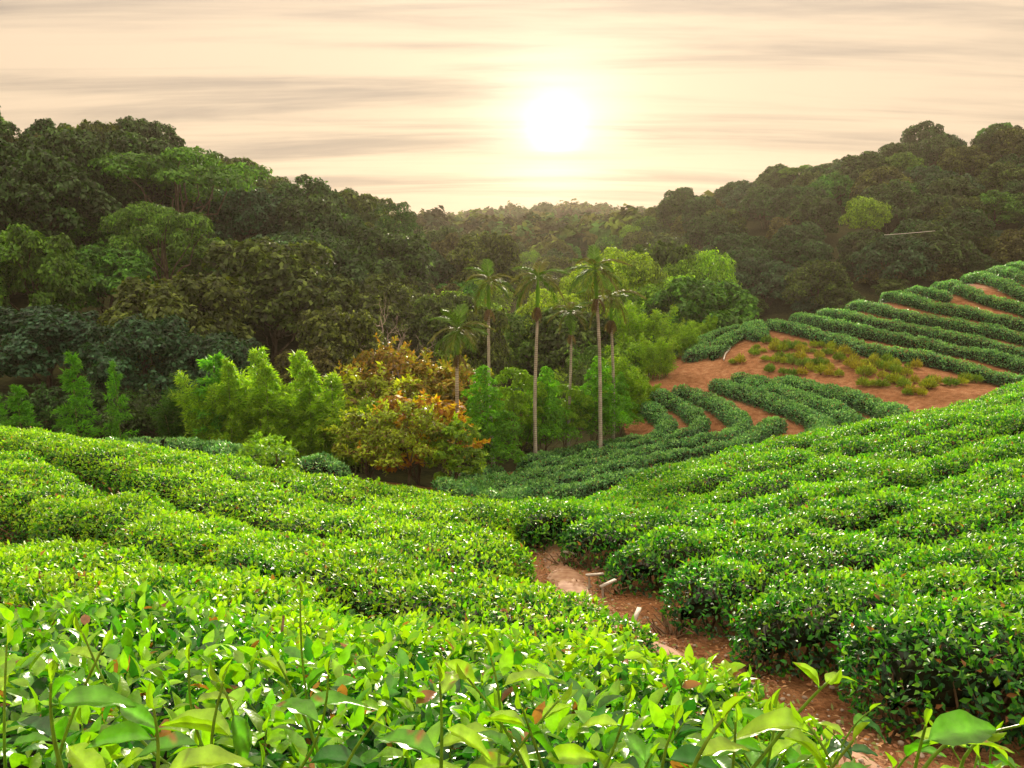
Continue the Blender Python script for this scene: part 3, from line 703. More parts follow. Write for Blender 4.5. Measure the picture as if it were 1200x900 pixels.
# individually placed trees: kind, px of centre, py of top, distance, width px, label
special = [
 ('pine', 462,221,112,60,'tall ragged pine breaking the skyline at the lower end of the left hill'),
 ('pine', 425,238,118,45,'smaller dark pine on the skyline just left of the tall pine'),
 ('umbrella', 205,163,88,185,'wide flat-topped tree with brighter green shelves high on the left hill'),
 ('umbrella', 185,228,72,120,'flat-topped green tree below the wide shelf-crowned tree on the left hill'),
 ('olive', 318,262,66,170,'big rounded olive tree with a sunlit right rim above the bamboo'),
 ('green', 30,240,60,110,'tall green tree at the left edge with lighter leaves'),
 ('blue', 45,335,52,170,'dense blue-green tree at the far left above the small conical plants'),
 ('blue', 165,345,50,150,'broad dark blue-green tree directly above the slender conical plants'),
 ('blue', 255,368,50,120,'dark blue-green tree above the left end of the bamboo thicket'),
 ('olive', 395,345,54,110,'olive tree with yellow sunlit top right above the amber bush'),
 ('brown', 365,395,50,90,'low brownish tree between the bamboo thicket and the amber bush'),
 ('green', 120,270,66,110,'mid green tree standing behind the dense blue-green trees on the left'),
 ('lime', 822,285,92,85,'bright yellow-green tree left of the dark right-hand slope'),
 ('olive', 775,268,98,110,'tall green tree with sunlit top behind the rightmost palms'),
 ('lime', 733,282,90,95,'yellow-green tree behind the two tallest palms'),
 ('green', 835,325,84,70,'green tree beside the bright yellow-green tree near the upper terrace'),
 ('green', 785,318,80,85,'mid green tree below the bright yellow-green tree'),
 ('lime', 1018,225,150,50,'bright green leafy tree standing out on the dark right-hand slope'),
 ('umbrella', 940,190,205,50,'flat-topped dark tree on the right skyline'),
 ('green', 1005,190,190,75,'bright green tree below the right skyline'),
 ('olive', 560,345,62,80,'olive tree low behind the second palm from the left'),
 ('olive', 520,330,75,90,'olive tree behind the drooping leftmost palm'),
 ('olive', 570,262,130,90,'olive tree on the valley side above the second palm'),
 ('lime', 690,300,85,80,'yellow-green tree behind the tallest palm'),
 ('green', 600,350,70,90,'mid green tree filling the gap between the second and third palm'),
 ('lime', 650,330,72,90,'yellow-green tree directly behind the third palm'),
]
taken = []
for kind, px, ty, Y, wpx, lb in special:
    me, wd, hh = protos[kind]; top = at(px, ty, Y); x, y = top[0], Y; g0 = gz1(x, y); need = max(4.5, top[2]-g0)
    scx = (wpx/F*Y)/wd; scx = max(scx, .45); t = place(me, KC.get(kind, ('broadleaf_tree', 'tree'))[0], x, y, 1, random.random()*6.28, lb, KC.get(kind, ('', 'tree'))[1], None, sink=.3)
    t.scale = (scx, scx, need/hh); taken.append((x, y, wd*scx*.5))
def los_clear(x, y, ztop, canopy=6.5):
    t = np.linspace(.12, .93, 45)[None]; X = x[:, None]*t; Y = y[:, None]*t; Z = ztop[:, None]*t
    g_ = ground(X, Y)+np.where(Y > 58, canopy*.9, 0); return (Z > g_).all(1)
def region(xs, ys, step, poly, kinds, probs, side, seed, lo=.8, hi=1.2):
    r = np.random.default_rng(seed); out = []
    for yy in np.arange(ys[0], ys[1], step):
        st = step*(1+.004*(yy-ys[0]))
        for xx in np.arange(xs[0], xs[1], st): out.append((xx+r.normal()*st*.28, yy+r.normal()*step*.28))
    P = np.array(out); P = P[in_poly(P[:, 0], P[:, 1], poly)]
    g_ = ground(P[:, 0], P[:, 1]); px, py = proj(np.stack([P[:, 0], P[:, 1], g_+9], 1))
    ok = (px > -70) & (px < 1270) & los_clear(P[:, 0], P[:, 1], g_+11)
    res = []
    for (x, y), a, b in zip(P[ok], px[ok], py[ok]):
        if any((x-tx)**2+(y-ty_)**2 < (tr*.75+1.5)**2 for tx, ty_, tr in taken): continue
        res.append((x, y, r.choice(kinds, p=probs), lo+(hi-lo)*r.random(), r.random()*6.28, a, b, side))
    return res
def where_label(side, px, py, y, sky):
    if side == 'left':
        band = 'on the left skyline' if sky else 'high on the left hill' if py < 230 else 'midway up the left hill' if py < 330 else 'at the foot of the left hill'
        col = 'at the edge' if px < 60 else 'above the slender cones' if px < 170 else 'above left bamboo' if px < 290 else 'above right bamboo' if px < 400 else 'left of the leftmost palm'
    elif side == 'right':
        band = 'on the right skyline' if sky else 'high on the right-hand hill' if py < 240 else 'midway up the right-hand hill' if py < 310 else 'behind the terrace rim'
        col = 'just right of the palms' if px < 800 else 'above the white hose' if px < 880 else 'above the terrace tip' if px < 980 else 'around the glinting cable' if px < 1100 else 'by the right edge'
    else:
        band = 'far up the valley' if y > 150 else 'in the valley' ; col = 'left of the second palm' if px < 570 else 'between the second and third palm' if px < 630 else 'left of the tallest palm' if px < 700 else 'right of the tallest palm'
    return band+', '+col
forest = region((-150,-8), (54,175), 7.0, [(-8,60),(-16,52),(-60,48),(-130,60),(-150,175),(-24,178),(-20,120)], ['dark','dark2','olive','brown','green','blue','tiers','umbrella'], [.22,.22,.18,.08,.14,.08,.04,.04], 'left', 11)
forest += region((22,175), (92,232), 8.2, [(24,96),(90,92),(190,120),(190,230),(36,236),(30,150)], ['dark','dark2','olive','brown','green','blue'], [.31,.27,.12,.07,.12,.11], 'right', 12, .85, 1.15)
forest += region((-26,36), (58,235), 9.0, [(-14,58),(15,62),(24,85),(28,150),(34,236),(-24,236),(-20,120)], ['olive','brown','green','lime','dark'], [.3,.1,.25,.25,.1], 'valley', 13, .75, 1.05)
open('/tmp/n.txt','w').write(str(sum(o.name.startswith('broadleaf_tree') for o in COL.objects)+len(forest))) if 0 else print('TREES', sum(o.name.startswith('broadleaf_tree') for o in COL.objects)+len(forest), 'FOREST', len(forest), {s: sum(f[7] == s for f in forest) for s in ('left', 'right', 'valley')})
tops = {}
for f in forest:
    b = int(f[5]//40); tops[(f[7], b)] = min(tops.get((f[7], b), 999), f[6])
under = region((22,190), (90,150), 6.5, [(22,92),(90,88),(190,105),(190,150),(60,150),(24,130)], ['dark','blue','olive','brown'], [.4,.2,.25,.15], 'right', 15, .5, .75)  # added small trees, scaled-down forest meshes filling the foot of the slope
for x, y, kind, sc, rot, px, py, side in under:
    place(protos[kind][0], 'understory_tree', x, y, sc, rot, {'dark':'dark green','blue':'blue-green','olive':'olive green','brown':'brownish'}[kind]+' small tree '+('low on the dark slope behind the terrace tip' if px < 980 else 'low on the dark slope behind the upper terrace'), 'bush', 'small trees on the foot of the right-hand hill', zs=.8, sink=.8)
for x, y, kind, sc, rot, px, py, side in forest:
    me, wd, hh = protos[kind]; skyl = py < tops[(side, int(px//40))]+9 and side != 'valley'
    kd = KD[kind]; lb = kd+' '+where_label(side, px, py, y, skyl)
    place(me, KC.get(kind, ('broadleaf_tree', 'tree'))[0], x, y, sc, rot, lb, 'tree', {'left': 'trees on the left hill', 'right': 'trees on the right-hand hill', 'valley': 'trees in the valley'}[side], zs=(1.02+.16*random.random()) if side == 'right' else 1.05+.3*random.random(), sink=2.2)
# far woods
def wood(name, ys, n, label_seed, xr, size, pals):
    r = np.random.default_rng(label_seed); mb = MB(); pal = np.array(sum([TPAL[p] for p in pals], []))
    Y = ys[0]+(ys[1]-ys[0])*r.random(n); X = (xr[0]+(xr[1]-xr[0])*r.random(n))*Y; gg = ground(X, Y)
    px, py = proj(np.stack([X, Y, gg+6], 1))
    for x, y, z in zip(X, Y, gg):
        m = 190; d = unit(r.normal(size=(m, 3))); d[:, 2] = np.abs(d[:, 2]); rr = size*(.6+.7*r.random()); hgt = size*(.8+1.0*r.random()**2)
        rad = (.7+.35*r.random(m))*(1+.25*vnoise(d+x, 2.5)); p = np.array([x, y, z+2])+d*rad[:, None]*np.array([rr, rr, hgt])
        nn = unit(d+unit(r.normal(size=(m, 3)))*.6); dd = np.cross(nn, r.normal(size=(m, 3))); L = size*(.35+.3*r.random(m))
        mb.leaves(T1, p-unit(dd)*(L*.5)[:, None], dd, nn, L, L*.6, pal[r.integers(0, len(pal))]*(.8+.4*r.random((m, 1))))
    o = obj(name, mb.mesh(name, M['wood_far'])); o['kind'] = 'stuff'; return o
wood('middle_distance_woods', (238, 420), 750, 61, (-.22, .32), 5.0, ['olive', 'brown', 'dark'])
wood('distant_woods', (420, 680), 900, 62, (-.3, .3), 6.0, ['olive', 'brown', 'dark'])

# ------------------------------------------------------------------ bare tree
def bare(seed, H_):
    r = np.random.default_rng(seed); mb = MB()
    def grow(a, d, L, rad, lev):
        C = branchy(mb, a, a+d*L, rad, rad*.5, r, 5, .1)
        if lev == 0: return
        for q in range(3):
            s_ = C[r.integers(2, 6)]; nd = unit(d+r.normal(size=3)*.55+np.array([0, 0, .25])); grow(s_, nd, L*.62, rad*.5, lev-1)
    grow(np.array([0, 0, -.3]), np.array([0, 0, 1.]), H_*.45, .16, 4); return mb.mesh('branches', M['deadwood'])
for px, ty, Y, sd_, lb in [(452,328,60,3,'leafless pale tree with fine twigs left of the palms'), (470,352,58,9,'smaller leafless tree right beside the bare pale tree')]:
    top = at(px, ty, Y); g0 = gz1(top[0], Y); h_ = max(5, top[2]-g0); me = bare(sd_, h_)
    o = obj('bare_tree', me); o.location = (top[0], Y, g0); tag(o, lb, 'bare tree')

# ------------------------------------------------------------------ bamboo, plumes and feathery trees
def bamboo(seed, Hh, spread, nc, nleaf, pal, conical=False):
    r = np.random.default_rng(seed); cm = MB(); P, D, C = [], [], []; pal = np.array(TPAL[pal]); per = nleaf//nc
    for q in range(nc):
        th = r.random()*6.28; rr = spread*.45*math.sqrt(r.random()); h = Hh*(.5+.5*r.random()**.8) if nc > 1 else Hh
        b0 = np.array([rr*math.cos(th), rr*math.sin(th), -.3]); lean = np.array([math.cos(th+r.normal()*.6), math.sin(th+r.normal()*.6), 0])*spread*(.10+.32*r.random())*(0 if conical else 1)
        t = np.linspace(0, 1, 12)[:, None]; Cc = b0+np.array([0, 0, h+.3])*(t-.10*t**3*(0 if conical else 1))+lean*t**2.2
        cm.tube(Cc, np.linspace(.035, .008, 12), 5)
        nb = 26 if not conical else 52
        for k in range(nb):
            tt = (.18 if conical else .22)+(.8-.0)*((k+r.random())/nb)*(.99 if conical else 1.0); tt = min(tt, .99); a = Cc[int(tt*11)]*(1-(tt*11) % 1)+Cc[min(11, int(tt*11)+1)]*((tt*11) % 1)
            az = r.random()*6.28; bl = (Hh*.24*(1.06-tt)**.9+.10)*(.75+.4*r.random()) if conical else (.28+.5*r.random())*(1.35-tt)
            d = np.array([math.cos(az), math.sin(az), .55 if conical else .45]); d = d/np.linalg.norm(d)
            s = np.linspace(0, 1, 5)[:, None]; B = a+d*bl*s-np.array([0, 0, .35*bl])*s**2
            cm.tube(B, np.linspace(.008, .003, 5), 3)
            m = max(4, per//nb); u = r.random(m)**.7; pp = a+d*bl*u[:, None]-np.array([0, 0, .35*bl])*(u**2)[:, None]+r.normal(size=(m, 3))*(.04 if conical else .09)
            P.append(pp); dd = d*.8+unit(r.normal(size=(m, 3)))*.75-np.array([0, 0, .28]); D.append(dd); C.append(pal[r.choice(3, m, p=[.5, .3, .2])]*(.8+.4*r.random((m, 1)))*(.85+.3*r.random()))
    P = np.concatenate(P); D = np.concatenate(D); C = np.concatenate(C); m = len(P); lm = MB()
    L = .16+.14*r.random(m); lm.leaves(T1, P, D, unit(r.normal(size=(m, 3))+np.array([0, 0, .6])), L, L*.2, C)
    return [('culms', cm.mesh('culms', M['culm'])), ('foliage', lm.mesh('foliage', M['feather']))]
bam = [bamboo(21, 4.6, 2.6, 17, 15000, 'bamboo'), bamboo(22, 4.4, 2.2, 14, 13000, 'bamboo')]
bam_d = [bamboo(23, 4.6, 1.8, 16, 10000, 'green_tone')]  # deeper green leaves than the other clumps
plume = [bamboo(24, 4.4, 1, 1, 3400, 'plume', True), bamboo(25, 4.4, 1, 1, 2600, 'plume', True)]
def put(me, h0, name, px, by, ty, Y, label, cat, group, wsc=1.0, rot=None, off=0.0):
    """stand a thing at distance Y below pixel column px so that its top reaches pixel row ty"""
    top = at(px, ty, Y); x = top[0]; g0 = gz1(x, Y); h = max(.4, top[2]-g0); sc = h/h0
    t = place(me, name, x, Y, sc*wsc, random.random()*6.28 if rot is None else rot, label, cat, group, zs=1/wsc, sink=.05); return t
put(plume[0], 4.2, 'conical_bamboo_plant', 22, 0, 452, 39, 'low feathery conical plant at the left edge', 'plant', 'feathery plants at the forest edge', 1.25)
put(plume[1], 4.2, 'conical_bamboo_plant', -8, 0, 462, 40, 'feathery conical plant cut by the left edge', 'plant', 'feathery plants at the forest edge', 1.2)
put(plume[0], 4.2, 'conical_bamboo_plant', 84, 0, 416, 38, 'tall bright green feathery cone standing alone at the left forest edge', 'plant', 'feathery plants at the forest edge', .95)
put(plume[1], 4.2, 'conical_bamboo_plant', 134, 0, 428, 38.5, 'slimmer feathery cone just right of the tall one', 'plant', 'feathery plants at the forest edge', .75)
put(plume[0], 4.2, 'conical_bamboo_plant', 238, 0, 420, 38, 'broad feathery cone with a visible stem at the left end of the bamboo', 'plant', 'feathery plants at the forest edge', 1.35)
put(bam_d[0], 4.1, 'bamboo_clump', 212, 0, 440, 40, 'darker green bamboo clump at the left end of the thicket', 'bamboo', 'bamboo thicket behind the left crest')
for k, (px, ty, Y, lb) in enumerate([(262,432,39,'green bamboo clump beside the broad feathery cone'), (298,440,39,'dense yellow-green bamboo clump behind the small yellow-green shrub'), (330,450,38,'yellow-green bamboo clump in the middle of the thicket'),
                            (352,442,39,'broad bright yellow-green bamboo clump near the right of the thicket'), (384,455,38,'yellow-green bamboo clump next to the amber bush'), (410,455,36,'low yellow-green bamboo clump touching the amber bush')]):
    put(bam[k % 2], 4.0, 'bamboo_clump', px, 0, ty, Y, lb, 'bamboo', 'bamboo thicket behind the left crest', 1.0+.12*(k % 3))
plume_b = [bamboo(26, 4.4, 1, 1, 3400, 'bamboo', True), bamboo(27, 4.4, 1, 1, 2800, 'bamboo', True)]
for k, (px, ty, Y, lb) in enumerate([(272,424,36.8,'slim upright yellow-green plume at the left side of the bamboo thicket'), (294,412,36.5,'upright yellow-green plume rising behind the small yellow-green shrub'), (318,428,36,'short upright plume in the middle of the bamboo thicket'),
        (345,414,36.5,'tallest upright yellow-green plume of the bamboo thicket'), (368,430,36,'upright yellow-green plume right of the tallest one'), (392,442,35.5,'upright yellow-green plume at the right end of the thicket beside the amber bush')]):
    put(plume_b[k % 2], 4.2, 'bamboo_plume', px, 0, ty, Y, lb, 'bamboo', 'bamboo thicket behind the left crest', .9+.1*(k % 3))
for k, (px, ty, Y, lb, wsc) in enumerate([(775,392,54,'yellow-green bamboo clump left of the white hose',1.0), (738,412,49,'bright bamboo clump behind the hooked hedges',1.0), (800,375,60,'bamboo clump at the left corner of the upper terrace',1.0),
                                     (762,440,50,'low arching bamboo plume over the head of the hooked hedges',.9), (755,355,62,'tall pale bamboo clump right of the palms',1.0), (830,366,66,'small bamboo clump behind the short hedge blocks',.9)]):
    put(bam[k % 2], 4.0, 'bamboo_clump', px, 0, ty, Y, lb, 'bamboo', 'bamboo right of the palms', wsc)
fe = [mk(31, 3.4, 4.8, 'feather', 30, (.10,.17), leaf=.22, nleaf=9000, base=.24, mat='feather', cardw=.24, trunk_r=.06, shape='cone'), mk(32, 3.0, 5.2, 'feather2', 28, (.10,.17), leaf=.22, nleaf=8000, base=.22, mat='feather', cardw=.24, trunk_r=.06, spread=1.0)]
for k, (px, ty, Y, lb, wsc) in enumerate([(566,436,37,'feathery green tree between the leftmost and second palm',.95), (606,428,40,'slim feathery green tree left of the third palm',.85), (640,436,41,'round feathery green tree right of the third palm',.95),
       (668,448,42,'small feathery green tree at the foot of the short palm',.9), (702,424,43,'dense feathery green tree at the foot of the tallest palm',1.0), (590,455,43,'low feathery tree behind the second palm',.9), (727,440,46,'feathery green tree under the rightmost palm',.85)]):
    top = at(px, ty, Y); g0 = gz1(top[0], Y); put(fe[k % 2], (4.8, 5.2)[k % 2]*.93, 'feathery_tree', px, 0, ty, Y, lb, 'tree', 'feathery trees under the palms', wsc*1.0)
# shrubs
def shrub(seed, Wd, Hh, pal, nleaf, leaf=.16, cardw=.5, mat='tree', lobes=34): 
    return mk(seed, Wd, Hh, pal, lobes, (.08, .16), leaf=leaf, nleaf=nleaf, base=.02, mat=mat, cardw=cardw, trunk_r=.05, spread=1.02, sprays=int(45*Wd/3))
TPAL['mix'] = [(.24,.34,.02),(.38,.50,.02),(.16,.12,.03)]; TPAL['mixamber'] = [(.50,.30,.015),(.55,.46,.015),(.34,.13,.02)]  # second palette has the orange flare glow painted into its leaf colour
put(shrub(41, 3.6, 3.9, 'mix', 8000), 3.9, 'large_bush', 475, 0, 462, 30.5, 'large twiggy bush with yellow-green leaf tips at the bottom of the hollow', 'bush', None, 1.0)
put(shrub(42, 1.9, 3.4, 'lime', 3600), 3.4, 'large_bush', 533, 0, 476, 30.5, 'yellow-green leafy bush at the right side of the large twiggy bush', 'bush', None, 1.0)
put(shrub(43, 2.4, 3.2, 'mixamber', 5500), 3.2, 'large_bush', 488, 0, 446, 33, 'amber bush behind the large twiggy bush, orange lens-flare glow put into its leaf colour', 'bush', None, 1.3)
put(shrub(44, 2.0, 3.2, 'mix', 4000), 3.2, 'large_bush', 428, 0, 468, 31.5, 'yellow-green bush at the left side of the large twiggy bush', 'bush', None, 1.1)
put(shrub(45, 4, 4.6, 'rust', 8000, .2), 4.6, 'flare_tinted_shrub', 455, 0, 392, 44, 'rust-brown shrub left of the leftmost palm trunk, lens-flare tint put into its leaves', 'bush', None, .85)  # flare tint painted into the leaves of this shrub and the next
put(shrub(46, 4, 4.0, 'rust', 9000, .2), 4.0, 'flare_tinted_shrub', 515, 0, 410, 42, 'rust-brown shrub right behind the leftmost palm, lens-flare tint put into its leaves', 'bush', None, 1.0)
put(shrub(47, 3.4, 3.6, 'mix', 8000, .2), 3.6, 'large_bush', 440, 0, 432, 38, 'yellowish bush between the rust-brown shrub and the bamboo', 'bush', None, 1.1)
put(shrub(48, 1.7, 1.7, 'lime', 1500, .13), 1.7, 'small_shrub', 312, 0, 503, 25.5, 'small bright yellow-green shrub on the left crest in front of the bamboo', 'shrub', None, 1.0)
us = [shrub(51, 3, 2.2, 'green', 5000, .18), shrub(52, 3, 2.2, 'olive', 5000, .18), shrub(53, 3, 2.2, 'dark', 5000, .18), shrub(54, 3, 2.2, 'lime', 4500, .18)]
und = []
for k, (px, by, Y) in enumerate([(395,505,40),(430,500,44),(500,500,46),(540,500,46),(575,495,48),(612,490,50),(650,480,52),(690,470,54),(725,455,55),(745,440,57),(765,420,60),(785,400,64),
        (810,388,70),(835,372,73),(350,490,45),(290,480,46),(180,500,44),(110,500,44),(60,500,44),(10,500,44),(705,440,62),(660,450,60),(620,455,60),(580,460,58),(540,462,56),(740,400,66),(770,370,72),(880,352,80),(925,340,84),
        (232,505,42),(150,507,43),(600,505,46),(555,515,44),(715,480,50)]):
    top = at(px, by, Y); x = top[0]; kk = (k*7) % 4; kk = 2 if px < 260 else (3 if 690 < px < 800 and k % 2 else kk)
    land = 'at the left forest edge' if px < 200 else 'under the bamboo thicket' if px < 400 else 'behind the amber bush' if px < 520 else 'under the palms' if px < 720 else 'beside the red earth bank' if px < 850 else 'behind the rim of the upper terrace'
    place(us[kk], 'undergrowth_bush', x, Y, .9+.5*random.random(), random.random()*6.28, ['mid green', 'olive', 'dark green', 'yellow-green'][kk]+' low bush '+land, 'bush', 'low bushes along the forest edge')

# ------------------------------------------------------------------ palms
def frond(seed, L, dead=False, droop=.55):
    r = np.random.default_rng(seed); t = np.linspace(0, 1, 10); mb = MB()
    C = np.stack([0*t, L*t*(1-.18*droop*t), -droop*L*t**2.2*.62], 1); c = (.2,.15,.1) if dead else (.14,.26,.04)
    mb.tube(C, np.linspace(.022, .005, 10), 4, c)
    P, D, N = [], [], []
    for s in (-1, 1):
        for u in np.linspace(.12, .99, 38):
            k = u*9; i_ = min(8, int(k)); p = C[i_]*(1-(k-i_))+C[i_+1]*(k-i_); tg = unit(C[i_+1]-C[i_]); sd_ = np.array([s, 0, 0])
            P.append(p); D.append(sd_*(.8-.35*u)+tg*(.45+.45*u)+np.array([0, 0, .18-.5*(dead)-.35*r.random()])+r.normal(size=3)*.07); N.append(np.array([0, 0, 1.])+r.normal(size=3)*.25)
    P = np.array(P); D = np.array(D); N = np.array(N); m = len(P); uu = np.tile(np.linspace(.12, .99, 38), 2); Ls = L*.34*np.sin(np.pi*(uu*.85+.12))**.6*(.85+.3*r.random(m))
    base = np.array([(.19,.14,.085)]) if dead else np.array([(.10,.20,.03)]) if seed % 2 else np.array([(.16,.17,.05)]); mb.leaves(T1, P, D, N, Ls, .055+0*Ls, base*(.65+.7*r.random((m, 1))))
    return mb.mesh('frond', M['palm'])
FR = [frond(1, 1.8, droop=.9), frond(2, 1.7, droop=1.15), frond(3, 1.5, droop=.6), frond(4, 1.45, droop=1.35)]; FD = [frond(6, 1.4, True, .7), frond(7, 1.2, True, 1.0)]
def palm(px, ty, bx, by, Y, label, lean=0, nf=13, seed=0, scale=1.0, skirt=3, drop=.35):
    r = np.random.default_rng(900+seed); p = at(px, ty-11, Y); b = at(bx, by, Y); gx_, gy_ = b[0], Y; g0 = gz1(gx_, gy_)
    t = bpy.data.objects.new('areca_palm', None); COL.objects.link(t); t.location = (gx_, gy_, g0-.1); tag(t, label, 'palm', 'slender palms in the hollow'); t.empty_display_size = .5
    H_ = p[2]-g0+.1; dx = p[0]-gx_; s = np.linspace(0, 1, 14); C = np.stack([dx*s+.06*np.sin(s*5+seed), .05*np.sin(s*4), H_*s], 1)
    mb = MB(); mb.tube(C[:12], np.linspace(.105, .07, 12)*scale**.5, 10); obj('trunk', mb.mesh('trunk', M['palebark'], True), t)
    mb = MB(); mb.tube(C[11:], [.08*scale, .10*scale, .04*scale], 9, (.16,.34,.04)); obj('crownshaft', mb.mesh('crownshaft', M['palm'], True), t)
    top = C[-1]; skirt_z = C[11]
    for k in range(nf):
        me = FR[r.integers(0, 4)]; o = obj('frond', me, t); el = R(68-95*(k/nf)**.8)+r.normal()*.08; az = k*2.4+r.normal()*.25
        o.location = top-np.array([0, 0, .12*(k/nf)]); o.rotation_euler = (el, 0, az); sc = scale*(.85+.25*r.random()); o.scale = (sc, sc, sc)
    for k in range(skirt):
        o = obj('dead_frond', FD[k % 2], t); o.location = skirt_z+np.array([0, 0, .1]); o.rotation_euler = (R(-25-30*r.random()), 0, k*2.1+r.random()); o.scale = (scale*.6,)*3
        o['label'] = 'withered brown frond hanging below the crown'
    return t
palm(538,396,535,560,33, 'short leftmost palm with drooping mop of leaves beside the amber bush', nf=15, seed=1, scale=.88, skirt=4)
palm(572,338,577,540,39, 'second palm from the left, slim trunk leaning behind a feathery tree', nf=12, seed=2, scale=.88, skirt=5)
palm(629,335,628,524,39, 'third palm from the left with its whole pale trunk in view', nf=12, seed=3, scale=.95, skirt=6)
palm(668,376,668,518,42, 'shorter palm between the third and the tallest palm', nf=13, seed=4, scale=.78, skirt=3)
palm(698,325,706,512,41, 'tallest palm with a dark ragged crown', nf=14, seed=5, scale=1.05, skirt=3)
palm(717,358,719,505,43, 'rightmost palm, half behind the tallest one, with hanging brown fronds', nf=13, seed=6, scale=.95, skirt=8)

# ------------------------------------------------------------------ young plants on the bare red earth
def tussock(seed, c):
    r = np.random.default_rng(seed); m = 240; th = r.random(m)*6.28; rr = .22*np.sqrt(r.random(m)); P = np.stack([rr*np.cos(th), rr*np.sin(th), .05+.28*r.random(m)*(1-rr/.3)], 1)
    D = np.stack([np.cos(th)*.6, np.sin(th)*.6, .7+0*th], 1)+r.normal(size=(m, 3))*.3; mb = MB()
    mb.leaves(T2, P, D, r.normal(size=(m, 3))+[0, 0, .8], .13+.08*r.random(m), .035, np.array(c)*(.6+.8*r.random((m, 1))))
    for _ in range(5): mb.tube([(0, 0, -.05), r.normal(size=3)*.05+[0, 0, .12], r.normal(size=3)*.1+[0, 0, .28]], [.012, .008, .004], 4, (.2,.12,.06))
    return mb.mesh('young_tea_plant', M['tree'])
TU = [tussock(1, (.26,.44,.04)), tussock(2, (.36,.50,.04)), tussock(3, (.18,.36,.04)), tussock(4, (.42,.46,.05))]
spots = []
def rowpts(a, b, n): 
    for q in range(n): s = q/(n-1) if n > 1 else 0; spots.append((a[0]+(b[0]-a[0])*s, a[1]+(b[1]-a[1])*s))
rowpts((897,404),(988,409),11); rowpts((886,417),(905,412),3); rowpts((898,424),(948,431),6); rowpts((915,420),(975,432),7); rowpts((940,414),(1000,416),6); rowpts((905,436),(940,440),4)
rowpts((952,436),(985,442),4); rowpts((985,425),(1010,440),4); rowpts((1005,414),(1062,431),6); rowpts((1020,440),(1045,446),3); rowpts((1030,432),(1055,440),3)
rowpts((1000,424),(1060,440),6); rowpts((1055,446),(1110,452),4); rowpts((890,410),(940,412),5)
spots += [(900,432),(1022,420),(1075,432),(1135,448),(1130,446),(1125,449),(1060,456),(1072,461),(1085,455),(1065,463),(1080,463),(1090,458),(1012,454),(1024,452),(1035,455),(960,423),(1050,425),(1100,449),(1048,450),(860,427),(866,426),(872,384),(874,381),(798,404),(792,409),(1142,446)]
for k, (px, py) in enumerate(spots):
    jx, jy = random.gauss(0, 2.2), random.gauss(0, 1.3); p = hit(px+jx, py+jy, 42, 75); me = TU[random.randrange(4)]
    o = obj('young_tea_plant', me); o.location = (p[0], p[1], gz1(*p)-.02); s_ = random.uniform(.9, 1.5); o.scale = (s_, s_, s_*random.uniform(1.0, 1.6)); o.rotation_euler = (0, 0, random.random()*6.28)
    row = 'under the lowest long hedge of the bare patch' if py < 412 and px > 880 else 'on the bank left of the bare patch' if px < 882 else 'in the crowded left end of the bare patch' if px < 960 else 'in the middle of the bare red patch' if px < 1040 else 'scattered at the right end of the bare red patch'
    tag(o, 'low yellow-green young plant '+row, 'young plant', 'young plants on the bare red earth')
# white hoses and the glinting cable
def hose(L_, rad, label, name='hose'):
    line = np.array([hit(x, y, 42, 75) for x, y in L_]); C, _ = resample(line, .3); mb = MB()
    mb.tube(np.concatenate([C, (ground(C[:, 0], C[:, 1])+.10)[:, None]], 1), rad, 6); o = obj(name, mb.mesh(name, M['hose'], True)); tag(o, label, name, None); return o
hose([(862,398),(857,403),(855,410),(850,416),(848,423)], .055, 'white hose winding down the red bank by the short hedge blocks')
hose([(768,428),(762,434),(760,441),(757,448)], .05, 'short white hose at the left edge of the red bank near the bamboo')
a = at(1036,275.3,128); b = at(1096,270.5,128); mb = MB(); t = np.linspace(0, 1, 14)[:, None]; C = a*(1-t)+b*t; C[:, 2] -= .04*4*(t*(1-t))[:, 0]
mb.tube(C, .035, 6); o = obj('overhead_cable', mb.mesh('overhead_cable', M['cable'], True)); tag(o, 'thin glinting cable stretched across the dark right-hand slope', 'cable')

# ------------------------------------------------------------------ haze
def box(x0, x1, y0, y1, z0, z1):
    V = np.array([(x, y, z) for x in (x0, x1) for y in (y0, y1) for z in (z0, z1)]); return V, np.array([[0,1,3,2],[4,6,7,5],[0,4,5,1],[2,3,7,6],[0,2,6,4],[1,5,7,3]])
hm, hn_, hd_, hl = newmat('haze'); ho = hd_.new('ShaderNodeOutputMaterial'); hv = hd_.new('ShaderNodeVolumePrincipled')
hv.inputs['Color'].default_value = (1.0, .86, .68, 1); hv.inputs['Density'].default_value = .00014; hv.inputs['Anisotropy'].default_value = .45
hl.new(hv.outputs[0], ho.inputs['Volume'])
V, Q = box(-905, 905, -305, 1005, -45, 95)
o = obj('haze', npmesh('haze', V, Q, hm)); o['kind'] = 'stuff'
# ------------------------------------------------------------------ light, sky, camera
SUN_EL, SUN_AZ = R(8.0), R(3.0)
sd = Vector((math.sin(SUN_AZ)*math.cos(SUN_EL), math.cos(SUN_AZ)*math.cos(SUN_EL), math.sin(SUN_EL)))
sun = bpy.data.lights.new('sun', 'SUN'); sun.energy = 5.0; sun.angle = R(1.5); sun.color = (1, .86, .66)
so = obj('sun', sun); so.rotation_euler = (-sd).to_track_quat('-Z', 'Y').to_euler(); so.location = sd*300
w = bpy.data.worlds.new('World'); scene.world = w; w.use_nodes = True
nt = w.node_tree; nd = nt.nodes; lk = nt.links; nd.clear()
wo = nd.new('ShaderNodeOutputWorld'); bg = nd.new('ShaderNodeBackground'); bg.inputs['Strength'].default_value = .06
sky = nd.new('ShaderNodeTexSky'); sky.sky_type = 'NISHITA'; sky.sun_disc = False; sky.sun_elevation = SUN_EL; sky.sun_rotation = SUN_AZ
